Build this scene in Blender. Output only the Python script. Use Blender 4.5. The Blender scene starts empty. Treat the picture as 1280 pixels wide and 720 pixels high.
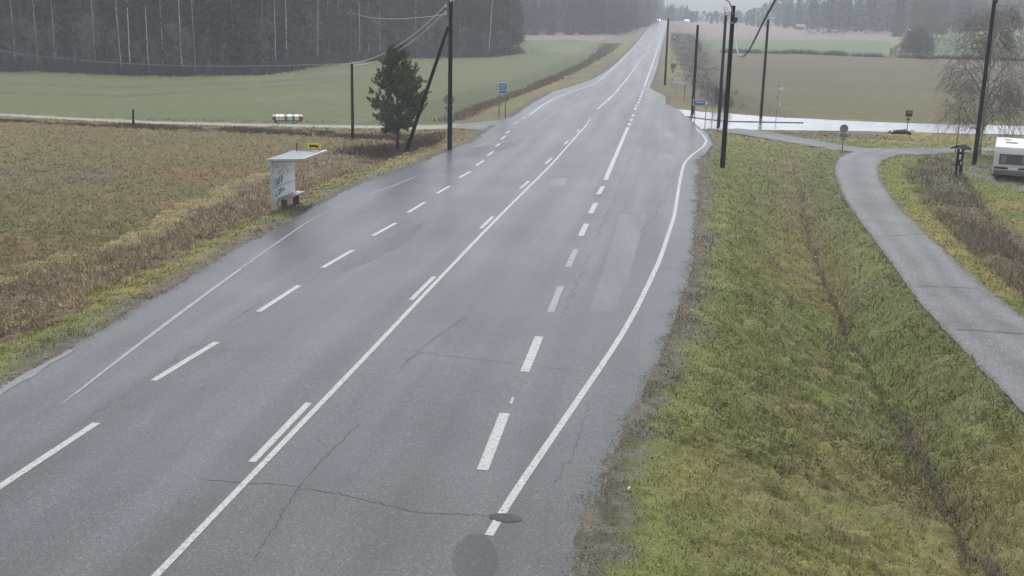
import bpy, math, random
import numpy as np
from mathutils import Vector, Matrix
random.seed(7)
rng = np.random.default_rng(11)
C = bpy.context.scene.collection
PI = math.pi

# ------------------------------------------------------------------ camera model
F = 1400.0; PITCH = math.radians(14.42); ROLL = math.radians(1.3)
CAM = np.array([0.0, 0.0, 8.5])
sp, cp = math.sin(PITCH), math.cos(PITCH); sr, cr = math.sin(ROLL), math.cos(ROLL)
fwd = np.array([0, cp, -sp]); r0 = np.array([1.0, 0, 0]); u0 = np.array([0, sp, cp])
rgt = cr*r0 + sr*u0; up = cr*u0 - sr*r0
def ray(px, py):
    return rgt*(px-640) - up*(py-360) + fwd*F
def project(P):
    d = np.asarray(P, float) - CAM
    z = np.maximum(d @ fwd, 1e-3)
    return 640 + F*(d @ rgt)/z, 360 - F*(d @ up)/z

# ------------------------------------------------------------------ noise
def _h(ix, iy, seed):
    n = (ix*374761393 + iy*668265263 + seed*974711) & 0xffffffff
    n = ((n ^ (n >> 13))*1274126177) & 0xffffffff
    n = n ^ (n >> 16)
    return (n & 0xffff)/65535.0
def vn(x, y, seed=0):
    x = np.asarray(x, float); y = np.asarray(y, float)
    fx = np.floor(x); fy = np.floor(y)
    ix = fx.astype(np.int64); iy = fy.astype(np.int64)
    tx = x-fx; ty = y-fy
    tx = tx*tx*(3-2*tx); ty = ty*ty*(3-2*ty)
    a = _h(ix, iy, seed); b = _h(ix+1, iy, seed); c = _h(ix, iy+1, seed); d = _h(ix+1, iy+1, seed)
    return (a*(1-tx)+b*tx)*(1-ty) + (c*(1-tx)+d*tx)*ty
def fbm(x, y, seed=0, o=4):
    s = 0; a = 0.5; t = 0
    for k in range(o):
        s = s + a*vn(np.asarray(x)*2**k, np.asarray(y)*2**k, seed+k*17); t += a; a *= 0.55
    return s/t                                     # 0..1
def sst(a, b, x):
    t = np.clip((np.asarray(x, float)-a)/(b-a), 0, 1); return t*t*(3-2*t)

# ------------------------------------------------------------------ base terrain profile along the road
PY = [-400, 0, 30, 60, 100, 150, 230, 350, 500, 620, 700, 1000, 4000]
PZ = [0, 0, 0, -.45, -1.5, -2.35, -2.9, -2.8, -2.2, -1.35, -1.3, -6, -8]
def _smooth(xq):
    return (np.interp(xq-12, PY, PZ)+np.interp(xq, PY, PZ)*2+np.interp(xq+12, PY, PZ))/4
def zroad(y): return _smooth(np.asarray(y, float))
def solve(px, py, zf):
    """distance along the ray where it meets height field zf(x, y)"""
    d = ray(px, py)
    ts = np.geomspace(8, 2600, 700)/d[1]
    P = CAM + ts[:, None]*d
    g = P[:, 2] - zf(P[:, 0], P[:, 1])
    k = np.argmax(g < 0)
    if g[k] >= 0: k = len(ts)-1
    a, b = ts[max(k-1, 0)], ts[k]
    for _ in range(40):
        m = (a+b)/2; q = CAM+m*d
        if q[2]-float(zf(q[0:1], q[1:2])[0]) > 0: a = m
        else: b = m
    return CAM + b*d
def plane_pts(pts, off=0.0):
    return np.array([solve(x, y, lambda X, Y: zroad(Y)+off) for x, y in pts])

R_PX = [(640,900),(690,800),(728,719),(737,650),(764,580),(797,510),(827,445),(852,380),(866,320),(872,260),(874,200)]
R_PX2 = [(812,110),(816,100),(821,85),(826,62),(831,42),(835,25.5)]
R_FL = [(891,181),(883,166),(873,158)]
R_MID = [(847,136),(832,130),(832,120),(812,110)]
L_PX = [(-900,1100),(-250,660),(0,487),(90,433),(200,368),(300,308),(385,263),(450,229),(520,205),(590,176),(612,160)]
L_PX2 = [(640,146),(662,131),(690,115),(722,105.5),(742,98.5),(760,87),(790,60),(810,35),(820,25.5)]
Rw = plane_pts(R_PX); Rw2 = plane_pts(R_PX2); Rfl = plane_pts(R_FL); Rmid = plane_pts(R_MID)
Lw = plane_pts(L_PX); Lw2 = plane_pts(L_PX2)
DW = plane_pts([(1400,900),(1250,719),(1210,650),(1160,570),(1120,500),(1075,420),(1040,350),(1010,290),(990,225),(982,205)], -1.5)
PLw = plane_pts([(1700,900),(1480,719),(1280,518),(1200,435),(1150,380),(1100,310),(1060,257),(1046,230),(1041,210),(1048,202),(1070,194),(1092,190.5)], -.75)
PRw = plane_pts([(2100,900),(1750,719),(1400,500),(1280,398),(1215,345),(1160,295),(1120,255),(1101,228),(1097,212),(1110,201),(1150,193),(1205,190)], -.75)

def ext(P, y0=-120):                              # extend a polyline behind the camera
    d = (P[1]-P[0])/(P[1][1]-P[0][1]); q = P[0]+d*(y0-P[0][1]); return np.vstack([[q], P])
def fy(P):
    P = np.array(sorted(P.tolist(), key=lambda p: p[1]))
    return lambda y: np.interp(y, P[:, 1], P[:, 0])
far_r = np.array([Rw2[-1]+(Rw2[-1]-Rw2[-2])*6]); far_l = np.array([Lw2[-1]+(Lw2[-1]-Lw2[-2])*6])
xr = fy(np.vstack([ext(Rw), Rw2, far_r])); xl = fy(np.vstack([ext(Lw), Lw2, far_l]))
xd = fy(np.vstack([ext(DW), [[DW[-1][0]+3, 80, 0]], [[DW[-1][0]+6, 200, 0]]]))
xpl = fy(np.vstack([ext(PLw[:9]), [[PLw[8][0]+6, 80, 0]]]))
xpr = fy(np.vstack([ext(PRw[:9]), [[PRw[8][0]+6, 80, 0]]]))

def T(x, y):
    x = np.asarray(x, float); y = np.asarray(y, float)
    z = zroad(y)
    # past the road crest only the road ridge is high
    R, L = xr(y), xl(y)
    out = np.maximum(x-R, L-x)
    z = z - sst(8, 60, out)*np.maximum(zroad(y)+2.9, 0)*sst(300, 480, y)
    # right side
    D = xd(y); s = x-R
    w = 1-sst(58, 78, y)
    t = np.clip(s/np.maximum(D-R, 1), 0, 1)
    dep = 1.75 - 1.25*sst(40, 66, y)
    bank = -dep*(0.25*t+0.75*sst(0.12, 1.0, t))
    gul = -.38*np.exp(-((x-D-(fbm(y/3, y*0, 9)-.5)*.8)/.28)**2)*(1-sst(50, 62, y))
    P0, P1 = xpl(y), xpr(y)
    t2 = np.clip((x-D)/np.maximum(P0-0.3-D, 1), 0, 1)
    right = np.where(s < 0, 0, np.where(x < D, bank, -dep + (dep-0.75)*sst(0, .9, t2)))
    right = np.where(x > P1+.4, -0.75-0.35*sst(0, 5, x-P1-.4)+.12*sst(3, 6, x-P1)*0, right)
    right = right+gul
    gen = -0.45*sst(0, 6, s)
    z = z + np.where(s > 0, right*w + gen*(1-w), 0)
    # left side
    s2 = L-x
    wl = 1-sst(70, 92, y)
    left = -1.25*sst(0.6, 7, s2) - 0.3*np.exp(-((s2-5.5)/1.3)**2)
    genl = -0.5*sst(0.5, 6, s2) - .25*np.exp(-((s2-7)/2)**2)*sst(95, 110, y)
    z = z + np.where(s2 > 0, left*wl + genl*(1-wl), 0)
    # rising ground to the far right and wide gentle swells
    z = z + 3.4*sst(95, 200, x)*sst(260, 420, y)
    z = z + sst(12, 40, out)*(fbm(x/60, y/60, 5, 2)-.5)*.5
    return z
def G(px, py): return solve(px, py, T)
def ztop(P, py):                                   # height above P whose image row is py
    a, b = 0.0, 60.0
    for _ in range(40):
        m = (a+b)/2
        if project(P+np.array([0, 0, m]))[1] > py: a = m
        else: b = m
    return a

# ------------------------------------------------------------------ object helpers
def setp(o, label=None, cat=None, group=None, kind=None):
    if label: o['label'] = label
    if cat: o['category'] = cat
    if group: o['group'] = group
    if kind: o['kind'] = kind
    return o
def link(o, parent=None):
    C.objects.link(o)
    if parent is not None: o.parent = parent
    return o
def thing(name, label, cat, loc=(0, 0, 0), rz=0, group=None, scale=1):
    o = bpy.data.objects.new(name, None); link(o); o.location = [float(v) for v in loc]
    o.rotation_euler = (0, 0, rz); o.scale = (scale,)*3 if not hasattr(scale, '__len__') else scale
    return setp(o, label, cat, group)
def mesh_np(name, V, Fc, mat, parent=None, n=None, col=None, smooth=False, uv=None):
    V = np.asarray(V, np.float32).reshape(-1, 3); Fc = np.asarray(Fc, np.int32)
    n = Fc.shape[1]
    me = bpy.data.meshes.new(name)
    me.vertices.add(len(V)); me.vertices.foreach_set('co', V.ravel())
    me.loops.add(Fc.size); me.loops.foreach_set('vertex_index', Fc.ravel())
    me.polygons.add(len(Fc)); me.polygons.foreach_set('loop_start', np.arange(0, Fc.size, n, dtype=np.int32))
    me.polygons.foreach_set('loop_total', np.full(len(Fc), n, np.int32))
    if smooth: me.polygons.foreach_set('use_smooth', np.ones(len(Fc), bool))
    me.update(calc_edges=True)
    if col is not None:
        a = me.color_attributes.new('Col', 'FLOAT_COLOR', 'POINT')
        c4 = np.ones((len(V), 4), np.float32); c4[:, :3] = col
        a.data.foreach_set('color', c4.ravel())
    if uv is not None:
        a = me.attributes.new('lat', 'FLOAT_VECTOR', 'POINT')
        a.data.foreach_set('vector', np.asarray(uv, np.float32).ravel())
    if mat: me.materials.append(mat)
    return link(bpy.data.objects.new(name, me), parent)
class MB:
    def __init__(s): s.v = []; s.f = []
    def add(s, V, Fs):
        k = len(s.v); s.v += [tuple(map(float, p)) for p in V]; s.f += [tuple(i+k for i in f) for f in Fs]; return s
    def box(s, c, d, rz=0, taper=1.0, rx=0):
        x, y, z = [q/2 for q in d]; V = []
        for sz in (-1, 1):
            t = taper if sz > 0 else 1
            for sx, sy in ((-1, -1), (1, -1), (1, 1), (-1, 1)):
                p = [sx*x*t, sy*y*t, sz*z]
                if rx: p = [p[0], p[1]*math.cos(rx)-p[2]*math.sin(rx), p[1]*math.sin(rx)+p[2]*math.cos(rx)]
                if rz: p = [p[0]*math.cos(rz)-p[1]*math.sin(rz), p[0]*math.sin(rz)+p[1]*math.cos(rz), p[2]]
                V.append((p[0]+c[0], p[1]+c[1], p[2]+c[2]))
        return s.add(V, [(3,2,1,0),(4,5,6,7),(0,1,5,4),(1,2,6,5),(2,3,7,6),(3,0,4,7)])
    def tube(s, pts, rad, n=8, cap=True):
        pts = [np.array(p, float) for p in pts]
        if not hasattr(rad, '__len__'): rad = [rad]*len(pts)
        V = []; Fs = []
        ref = None
        for i, p in enumerate(pts):
            t = pts[min(i+1, len(pts)-1)]-pts[max(i-1, 0)]; t = t/max(np.linalg.norm(t), 1e-9)
            if ref is None: ref = np.array([0, 0, 1.]) if abs(t[2]) < .9 else np.array([1., 0, 0])
            a = np.cross(t, ref); a /= max(np.linalg.norm(a), 1e-9); b = np.cross(t, a)
            for k in range(n):
                th = 2*PI*k/n; V.append(p+rad[i]*(math.cos(th)*a+math.sin(th)*b))
        for i in range(len(pts)-1):
            for k in range(n):
                q = (k+1) % n; Fs.append((i*n+k, i*n+q, (i+1)*n+q, (i+1)*n+k))
        if cap: Fs.append(tuple(range(n-1, -1, -1))); Fs.append(tuple((len(pts)-1)*n+k for k in range(n)))
        return s.add(V, Fs)
    def prism(s, prof, y0, y1):                      # outline in x,z pushed along y
        n = len(prof)
        V = [(x, y0, z) for x, z in prof]+[(x, y1, z) for x, z in prof]
        Fs = [tuple(range(n)), tuple(range(2*n-1, n-1, -1))]+[(i, i+n, (i+1) % n+n, (i+1) % n) for i in range(n)]
        return s.add(V, Fs)
    def prismx(s, prof, x0, x1):                     # outline in y,z pushed along x
        n = len(prof)
        V = [(x0, y, z) for y, z in prof]+[(x1, y, z) for y, z in prof]
        Fs = [tuple(range(n-1, -1, -1)), tuple(range(n, 2*n))]+[(i, (i+1) % n, (i+1) % n+n, i+n) for i in range(n)]
        return s.add(V, Fs)
    def build(s, name, mat, parent=None, bevel=0, smooth=False):
        me = bpy.data.meshes.new(name); me.from_pydata(s.v, [], s.f); me.update()
        import bmesh
        bm = bmesh.new(); bm.from_mesh(me); bmesh.ops.recalc_face_normals(bm, faces=bm.faces)
        if bevel: bmesh.ops.bevel(bm, geom=bm.edges[:], offset=bevel, segments=2, affect='EDGES', profile=.6, clamp_overlap=True)
        bm.to_mesh(me); bm.free()
        if smooth:
            for p in me.polygons: p.use_smooth = True
        me.materials.append(mat)
        return link(bpy.data.objects.new(name, me), parent)

# ------------------------------------------------------------------ materials
def mat(name, col, rough=.8, noise=None, metal=0, bump=0, spec=.5, amt=.25):
    m = bpy.data.materials.new(name); m.use_nodes = True; nt = m.node_tree; b = nt.nodes['Principled BSDF']
    b.inputs['Roughness'].default_value = rough; b.inputs['Metallic'].default_value = metal
    b.inputs['Specular IOR Level'].default_value = spec
    b.inputs['Base Color'].default_value = (*col, 1)
    if noise:
        tc = nt.nodes.new('ShaderNodeTexCoord'); nz = nt.nodes.new('ShaderNodeTexNoise')
        nz.inputs['Scale'].default_value = noise; nz.inputs['Detail'].default_value = 5
        nt.links.new(tc.outputs['Object'], nz.inputs['Vector'])
        mr = nt.nodes.new('ShaderNodeMapRange'); mr.inputs[1].default_value = .3; mr.inputs[2].default_value = .7
        mr.inputs[3].default_value = 1-amt; mr.inputs[4].default_value = 1+amt
        nt.links.new(nz.outputs['Fac'], mr.inputs[0])
        mx = nt.nodes.new('ShaderNodeVectorMath'); mx.operation = 'SCALE'; mx.inputs[0].default_value = col
        nt.links.new(mr.outputs[0], mx.inputs['Scale']); nt.links.new(mx.outputs[0], b.inputs['Base Color'])
        if bump:
            bp = nt.nodes.new('ShaderNodeBump'); bp.inputs['Strength'].default_value = bump; bp.inputs['Distance'].default_value = .02
            nt.links.new(nz.outputs['Fac'], bp.inputs['Height']); nt.links.new(bp.outputs[0], b.inputs['Normal'])
    return m
def attr_mat(name, rough=.9, scales=(), bump=0, dist=.05, spec=.2, transl=0):
    """colour from the mesh's own painted zones, broken up by noise"""
    m = bpy.data.materials.new(name); m.use_nodes = True; nt = m.node_tree; b = nt.nodes['Principled BSDF']
    b.inputs['Roughness'].default_value = rough; b.inputs['Specular IOR Level'].default_value = spec
    at = nt.nodes.new('ShaderNodeAttribute'); at.attribute_name = 'Col'
    cur = at.outputs['Color']; h = None
    geo = nt.nodes.new('ShaderNodeNewGeometry')
    for sc, amt in scales:
        nz = nt.nodes.new('ShaderNodeTexNoise'); nz.inputs['Scale'].default_value = sc; nz.inputs['Detail'].default_value = 4
        nz.inputs['Roughness'].default_value = .65
        nt.links.new(geo.outputs['Position'], nz.inputs['Vector'])
        mr = nt.nodes.new('ShaderNodeMapRange'); mr.inputs[1].default_value = .3; mr.inputs[2].default_value = .7
        mr.inputs[3].default_value = 1-amt; mr.inputs[4].default_value = 1+amt
        nt.links.new(nz.outputs['Fac'], mr.inputs[0])
        mx = nt.nodes.new('ShaderNodeVectorMath'); mx.operation = 'SCALE'
        nt.links.new(cur, mx.inputs[0]); nt.links.new(mr.outputs[0], mx.inputs['Scale']); cur = mx.outputs[0]
        h = nz.outputs['Fac']
    nt.links.new(cur, b.inputs['Base Color'])
    if bump:
        bp = nt.nodes.new('ShaderNodeBump'); bp.inputs['Strength'].default_value = bump; bp.inputs['Distance'].default_value = dist
        nt.links.new(h, bp.inputs['Height']); nt.links.new(bp.outputs[0], b.inputs['Normal'])
    return m

def asphalt_mat(name, base, rough=.42, wheel=True, speck=.35, bumps=.3, coat=.25):
    m = bpy.data.materials.new(name); m.use_nodes = True; nt = m.node_tree; b = nt.nodes['Principled BSDF']
    N = nt.nodes.new; Lk = nt.links.new
    b.inputs['IOR'].default_value = 1.45; b.inputs['Coat Weight'].default_value = coat; b.inputs['Specular IOR Level'].default_value = .12; b.inputs['Coat Roughness'].default_value = .29 if coat < .9 else .2
    geo = N('ShaderNodeNewGeometry'); lat = N('ShaderNodeAttribute'); lat.attribute_name = 'lat'
    def noise(vec, s, d=4, r=.6):
        n = N('ShaderNodeTexNoise'); n.inputs['Scale'].default_value = s; n.inputs['Detail'].default_value = d
        n.inputs['Roughness'].default_value = r; Lk(vec, n.inputs['Vector']); return n.outputs['Fac']
    def mr(v, a, c, d, e):
        n = N('ShaderNodeMapRange'); n.inputs[1].default_value = a; n.inputs[2].default_value = c
        n.inputs[3].default_value = d; n.inputs[4].default_value = e; Lk(v, n.inputs[0]); return n.outputs[0]
    def mul(a, c):
        n = N('ShaderNodeMath'); n.operation = 'MULTIPLY'; Lk(a, n.inputs[0]); Lk(c, n.inputs[1]); return n.outputs[0]
    agg = noise(geo.outputs['Position'], 26, 2, .8)
    f = mr(agg, .35, .68, 1-speck, 1+speck)
    # bright stones
    vo = N('ShaderNodeTexVoronoi'); vo.inputs['Scale'].default_value = 22; Lk(geo.outputs['Position'], vo.inputs['Vector'])
    sep = N('ShaderNodeSeparateColor'); Lk(vo.outputs['Color'], sep.inputs[0])
    f = mul(f, mr(sep.outputs[0], .80, 1.0, 1.0, 1.7))
    f = mul(f, mr(noise(geo.outputs['Position'], .35, 5, .6), .3, .7, .84, 1.14))
    f = mul(f, mr(noise(geo.outputs['Position'], 2.2, 4, .6), .3, .7, .93, 1.07))
    # streaks running along the lane: attribute lat = (across, along, 0) in metres
    mp = N('ShaderNodeVectorMath'); mp.operation = 'MULTIPLY'; mp.inputs[1].default_value = (.75, .03, 1); Lk(lat.outputs['Vector'], mp.inputs[0])
    st = noise(mp.outputs[0], 1.0, 2, .5)
    f = mul(f, mr(st, .3, .7, .84, 1.14)); Lk(mr(st, .35, .65, coat*.80, min(coat*1.18, 1)), b.inputs['Coat Weight'])
    sc = N('ShaderNodeVectorMath'); sc.operation = 'SCALE'; sc.inputs[0].default_value = base; Lk(f, sc.inputs['Scale'])
    Lk(sc.outputs[0], b.inputs['Base Color'])
    sx = N('ShaderNodeSeparateXYZ'); Lk(lat.outputs['Vector'], sx.inputs[0])
    m1 = N('ShaderNodeMath'); m1.operation = 'MULTIPLY_ADD'; m1.inputs[1].default_value = 2*PI/1.85; Lk(sx.outputs[0], m1.inputs[0])
    wob = mr(noise(geo.outputs['Position'], .06, 2, .5), .3, .7, -1.2, 1.2); Lk(wob, m1.inputs[2])
    m2 = N('ShaderNodeMath'); m2.operation = 'SINE'; Lk(m1.outputs[0], m2.inputs[0])
    f = mul(f, mr(m2.outputs[0], -1, 1, .90, 1.10))
    sc.inputs[0].default_value = base; Lk(f, sc.inputs['Scale'])
    rr = mr(st, .35, .65, rough-.10, rough+.12)
    r2 = N('ShaderNodeMath'); r2.operation = 'ADD'; Lk(rr, r2.inputs[0]); Lk(mr(noise(geo.outputs['Position'], .22, 3, .5), .3, .7, -.10, .10), r2.inputs[1])
    Lk(r2.outputs[0], b.inputs['Roughness'])
    bp = N('ShaderNodeBump'); bp.inputs['Strength'].default_value = bumps; bp.inputs['Distance'].default_value = .006
    Lk(agg, bp.inputs['Height']); Lk(bp.outputs[0], b.inputs['Normal'])
    return m

M = {}
M['ground'] = attr_mat('ground_soil_grass', .95, ((.9, .14), (5, .22), (22, .3)), .8, .06)
M['blade'] = attr_mat('grass_blades', .8, (), 0, spec=.15)
M['leaf'] = attr_mat('foliage', .85, (), 0, spec=.1)
M['asphalt'] = asphalt_mat('road_asphalt', (.039, .039, .0388), .80, bumps=.3, coat=.52, speck=.65)
M['side'] = asphalt_mat('side_road_asphalt', (.11, .112, .116), .14, speck=.15, bumps=.05, coat=.9)
M['path'] = asphalt_mat('path_asphalt', (.118, .117, .116), .75, speck=.45, coat=.06)
M['patch_m'] = asphalt_mat('junction_asphalt', (.070, .069, .067), .78, bumps=.3, coat=.35, speck=.5)
M['gravel'] = mat('track_gravel', (.18, .168, .145), .9, 3, amt=.3)
def paint_mat(name, col, wear):
    m = mat(name, col, .6, 9, amt=.15, spec=.4); nt = m.node_tree; b = nt.nodes['Principled BSDF']; N = nt.nodes.new
    geo = N('ShaderNodeNewGeometry'); nz = N('ShaderNodeTexNoise'); nz.inputs['Scale'].default_value = 14; nz.inputs['Detail'].default_value = 6
    nz.inputs['Roughness'].default_value = .75; nt.links.new(geo.outputs['Position'], nz.inputs['Vector'])
    mr = N('ShaderNodeMapRange'); mr.inputs[1].default_value = .34+wear; mr.inputs[2].default_value = .40+wear; nt.links.new(nz.outputs['Fac'], mr.inputs[0])
    mx = N('ShaderNodeMix'); mx.data_type = 'RGBA'; mx.inputs['A'].default_value = (.06, .06, .061, 1)
    src = b.inputs['Base Color'].links[0].from_socket
    nt.links.new(mr.outputs[0], mx.inputs['Factor']); nt.links.new(src, mx.inputs['B']); nt.links.new(mx.outputs['Result'], b.inputs['Base Color'])
    return m
M['paint'] = paint_mat('road_paint', (.27, .27, .255), .045)
M['paint_old'] = paint_mat('worn_road_paint', (.17, .17, .165), .06)
M['paint_faint'] = paint_mat('faded_road_paint', (.115, .115, .115), .08)
M['crack'] = mat('crack_tar', (.020, .020, .020), .8)
M['patch'] = asphalt_mat('patched_asphalt', (.026, .026, .027), .8, speck=.55, coat=.46)
M['patch_l'] = asphalt_mat('smooth_patch_asphalt', (.048, .048, .048), .78, speck=.6, coat=.56)
M['gravel_dark'] = mat('dark_concrete', (.085, .08, .072), .9, 4)
M['pole'] = mat('tarred_wood', (.012, .011, .010), .9, spec=.15, noise=6, amt=.4, bump=.4)
M['pole_grey'] = mat('weathered_wood', (.09, .085, .078), .85, 6, amt=.3, bump=.4)
M['galv'] = mat('galvanised_steel', (.20, .215, .22), .55, 4, metal=.2, amt=.12)
M['wire'] = mat('wire_aluminium', (.60, .61, .62), .6)
M['cable'] = mat('cable_grey_jacket', (.13, .13, .13), .6)
M['white'] = mat('white_enamel', (.76, .73, .72), .4, 3, amt=.08)
M['porcelain'] = mat('porcelain', (.6, .6, .58), .3)
M['blue'] = mat('sign_blue', (.07, .18, .46), .4)
M['yellow'] = mat('sign_yellow', (.75, .55, .06), .45)
M['yellow_dull_hazed'] = mat('sign_yellow_dull', (.20, .15, .06), .6, 5)  # own yellow-brown; on the far sign, haze fading put into the colour
M['blue_hazed'] = mat('sign_blue_hazed', (.10, .17, .30), .5)  # muted blue: distance haze put into the far sign's colour
M['black'] = mat('black_plastic', (.02, .02, .02), .5)
M['red'] = mat('red_enamel', (.25, .035, .035), .45, 3, amt=.15)
M['panel'] = mat('shelter_panel', (.80, .82, .83), .55, 3, amt=.12)
M['shroof'] = mat('shelter_roof_sheet', (.26, .275, .28), .45, 3, amt=.15)
M['trim'] = mat('shelter_light_trim', (.50, .52, .52), .5, 4, amt=.08)
M['seat'] = mat('bench_planks', (.22, .24, .24), .7, 6)
M['glass'] = mat('dark_glass', (.03, .035, .04), .15)
M['rubber'] = mat('tyre_rubber', (.02, .02, .02), .8)
M['bark'] = mat('conifer_bark', (.07, .055, .045), .9, 5, amt=.35, bump=.5)
M['birch'] = mat('birch_bark', (.33, .32, .29), .8, 4, amt=.6, bump=.2)
M['birch_pale'] = mat('pale_birch_bark', (.85, .84, .80), .8, 2, amt=.4)
M['twig'] = mat('bare_twigs', (.16, .125, .105), .9)
M['twig_far'] = mat('bare_branches', (.085, .072, .062), .9)

# ------------------------------------------------------------------ side strips in world space
def strip_from(pa, pb, off, zadd, n_along=80, n_cross=8):
    A = np.array([G(x, y) for x, y in pa]); B = np.array([G(x, y) for x, y in pb])
    def res(P):
        s = np.r_[0, np.cumsum(np.linalg.norm(np.diff(P[:, :2], axis=0), axis=1))]
        q = np.linspace(0, s[-1], n_along)
        return np.c_[np.interp(q, s, P[:, 0]), np.interp(q, s, P[:, 1])], q
    # smooth slightly
    (a, sa), (b, sb) = res(A), res(B)
    for P in (a, b):
        for _ in range(6): P[1:-1] = (P[:-2]+2*P[1:-1]+P[2:])/4
    return a, b, sa
def strip_mesh(name, a, b, sa, zadd, mtl, parent=None, n_cross=10, rough_edge=.0):
    n = len(a); V = []; UV = []
    for j in range(n_cross+1):
        t = j/n_cross; P = a*(1-t)+b*t
        if rough_edge and j in (0, n_cross):
            nn = (a-b)/np.maximum(np.linalg.norm(a-b, axis=1), 1e-6)[:, None]
            P = P + nn*((fbm(sa*1.7, sa*0+j, 3, 4)-.5)*2*rough_edge)[:, None]*(1 if j == 0 else -1)
        V.append(np.c_[P, T(P[:, 0], P[:, 1])+zadd])
        w = np.linalg.norm(a-b, axis=1)
        UV.append(np.c_[w*t, sa, sa*0])
    V = np.concatenate(V); UV = np.concatenate(UV)
    Fc = [(j*n+i, j*n+i+1, (j+1)*n+i+1, (j+1)*n+i) for j in range(n_cross) for i in range(n-1)]
    o = mesh_np(name, V, Fc, mtl, parent, uv=UV)
    return o

side_a, side_b, side_s = strip_from([(835,135),(847,136.5),(900,141),(960,146),(1060,151),(1160,155),(1280,157.5),(1500,163),(1900,172)],
                                    [(835,161),(873,161),(940,162),(1000,163),(1080,164),(1160,166),(1280,168.5),(1500,173),(1900,183)], 0, 0, 220)
track_a, track_b, track_s = strip_from([(660,140),(625,151),(590,154),(560,155.5),(440,156.8),(320,154.5),(200,152),(100,147.5),(0,142),(-200,133),(-600,118)],
                                       [(620,170),(607,162),(585,160.5),(560,160),(440,160.2),(320,158),(200,155),(100,150.5),(0,145),(-200,136),(-600,121)], 0, 0, 220)
br_a, br_b, br_s = strip_from([(925,160.5),(960,165),(1020,176),(1080,185.5),(1130,188),(1190,186.3),(1280,183.5),(1500,183)],
                              [(880,160),(930,168.5),(990,178.5),(1040,187),(1092,192.5),(1150,193.5),(1205,190.5),(1280,188),(1500,189)], 0, 0, 160)
# parallel strips need equal parameterisation: resample the branch so that both sides advance together
pth_a, pth_b = PLw[:, :2], PRw[:, :2]
def resample(P, n):
    s = np.r_[0, np.cumsum(np.linalg.norm(np.diff(P, axis=0), axis=1))]; q = np.linspace(0, s[-1], n)
    Q = np.c_[np.interp(q, s, P[:, 0]), np.interp(q, s, P[:, 1])]
    for _ in range(10): Q[1:-1] = (Q[:-2]+2*Q[1:-1]+Q[2:])/4
    return Q, q
# pair path stations point by point (same list index on both sides)
def paired(A, B, k=30):
    a = []; b = []
    for i in range(len(A)-1):
        for j in range(k):
            t = j/k; a.append(A[i]*(1-t)+A[i+1]*t); b.append(B[i]*(1-t)+B[i+1]*t)
    a = np.array(a+[A[-1]]); b = np.array(b+[B[-1]])
    for P in (a, b):
        for _ in range(120): P[1:-1] = (P[:-2]+2*P[1:-1]+P[2:])/4
    s = np.r_[0, np.cumsum(np.linalg.norm(np.diff((a+b)/2, axis=0), axis=1))]
    return a, b, s
pa, pb, ps = paired(pth_a, pth_b)

# ------------------------------------------------------------------ main road body
def edge_line(P, y):                                # smooth x(y)
    return P(y)
ystat = np.concatenate([np.arange(-30, 60, .35), np.arange(60, 120, .5), np.arange(120, 300, 1.5), np.arange(300, 690, 4)])
def road_edges():
    RR = np.vstack([ext(Rw), Rfl, Rmid, Rw2[1:], far_r])
    LL = np.vstack([ext(Lw), Lw2, far_l])
    fr = fy(RR); fl = fy(LL)
    R = fr(ystat); L = fl(ystat)
    jag = (fbm(ystat*.6, ystat*0, 21, 5)-.5)*.22 + (vn(ystat*3.1, ystat*0, 5)-.5)*.04
    jag2 = (fbm(ystat*.6, ystat*0+9, 31, 5)-.5)*.25
    k = np.clip(1-(ystat-60)/200, .2, 1)
    return L+jag2*k, R+jag*k
RL, RR_ = road_edges()
cl = fy(plane_pts([(190,718),(385,512),(608,285),(687.5,207.5),(731,157),(746,137),(765,120),(790,90),(800,75),(815,50),(827,25.5)]))
def make_road():
    n = len(ystat); nc = 24; V = []; UV = []
    c = cl(ystat)
    yy = np.clip(ystat, 18, 600); cc = np.where(ystat < 18, cl(18.)+(ystat-18)*(cl(26.)-cl(18.))/8, c)
    for j in range(nc+1):
        t = j/nc; x = RL*(1-t)+RR_*t
        V.append(np.c_[x, ystat, zroad(ystat)+.006]); UV.append(np.c_[x-cc, ystat*1.02, ystat*0])
    V = np.concatenate(V); UV = np.concatenate(UV)
    Fc = [(j*n+i, (j+1)*n+i, (j+1)*n+i+1, j*n+i+1) for j in range(nc) for i in range(n-1)]
    o = mesh_np('main_road', V, Fc, M['asphalt'], uv=UV); setp(o, kind='structure'); return o
road = make_road()
setp(strip_mesh('side_road', side_a, side_b, side_s, .001, M['side'], rough_edge=.15), kind='structure')
setp(strip_mesh('gravel_track', track_a, track_b, track_s, .001, M['gravel'], rough_edge=.35), kind='structure')
ma_, mb_, ms_ = strip_from([(668,138),(625,150),(592,153.5),(572,155)], [(620,173),(606,164),(586,161.8),(568,160.6)], 0, 0, 60)
setp(strip_mesh('track_mouth', ma_, mb_, ms_, .004, M['patch_m'], rough_edge=.12), kind='structure')
bike = setp(strip_mesh('bike_path', pa, pb, ps, .012, M['path'], rough_edge=.07), kind='structure')
setp(strip_mesh('path_branch', br_a, br_b, br_s, .006, M['path'], rough_edge=.12), kind='structure')

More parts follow.
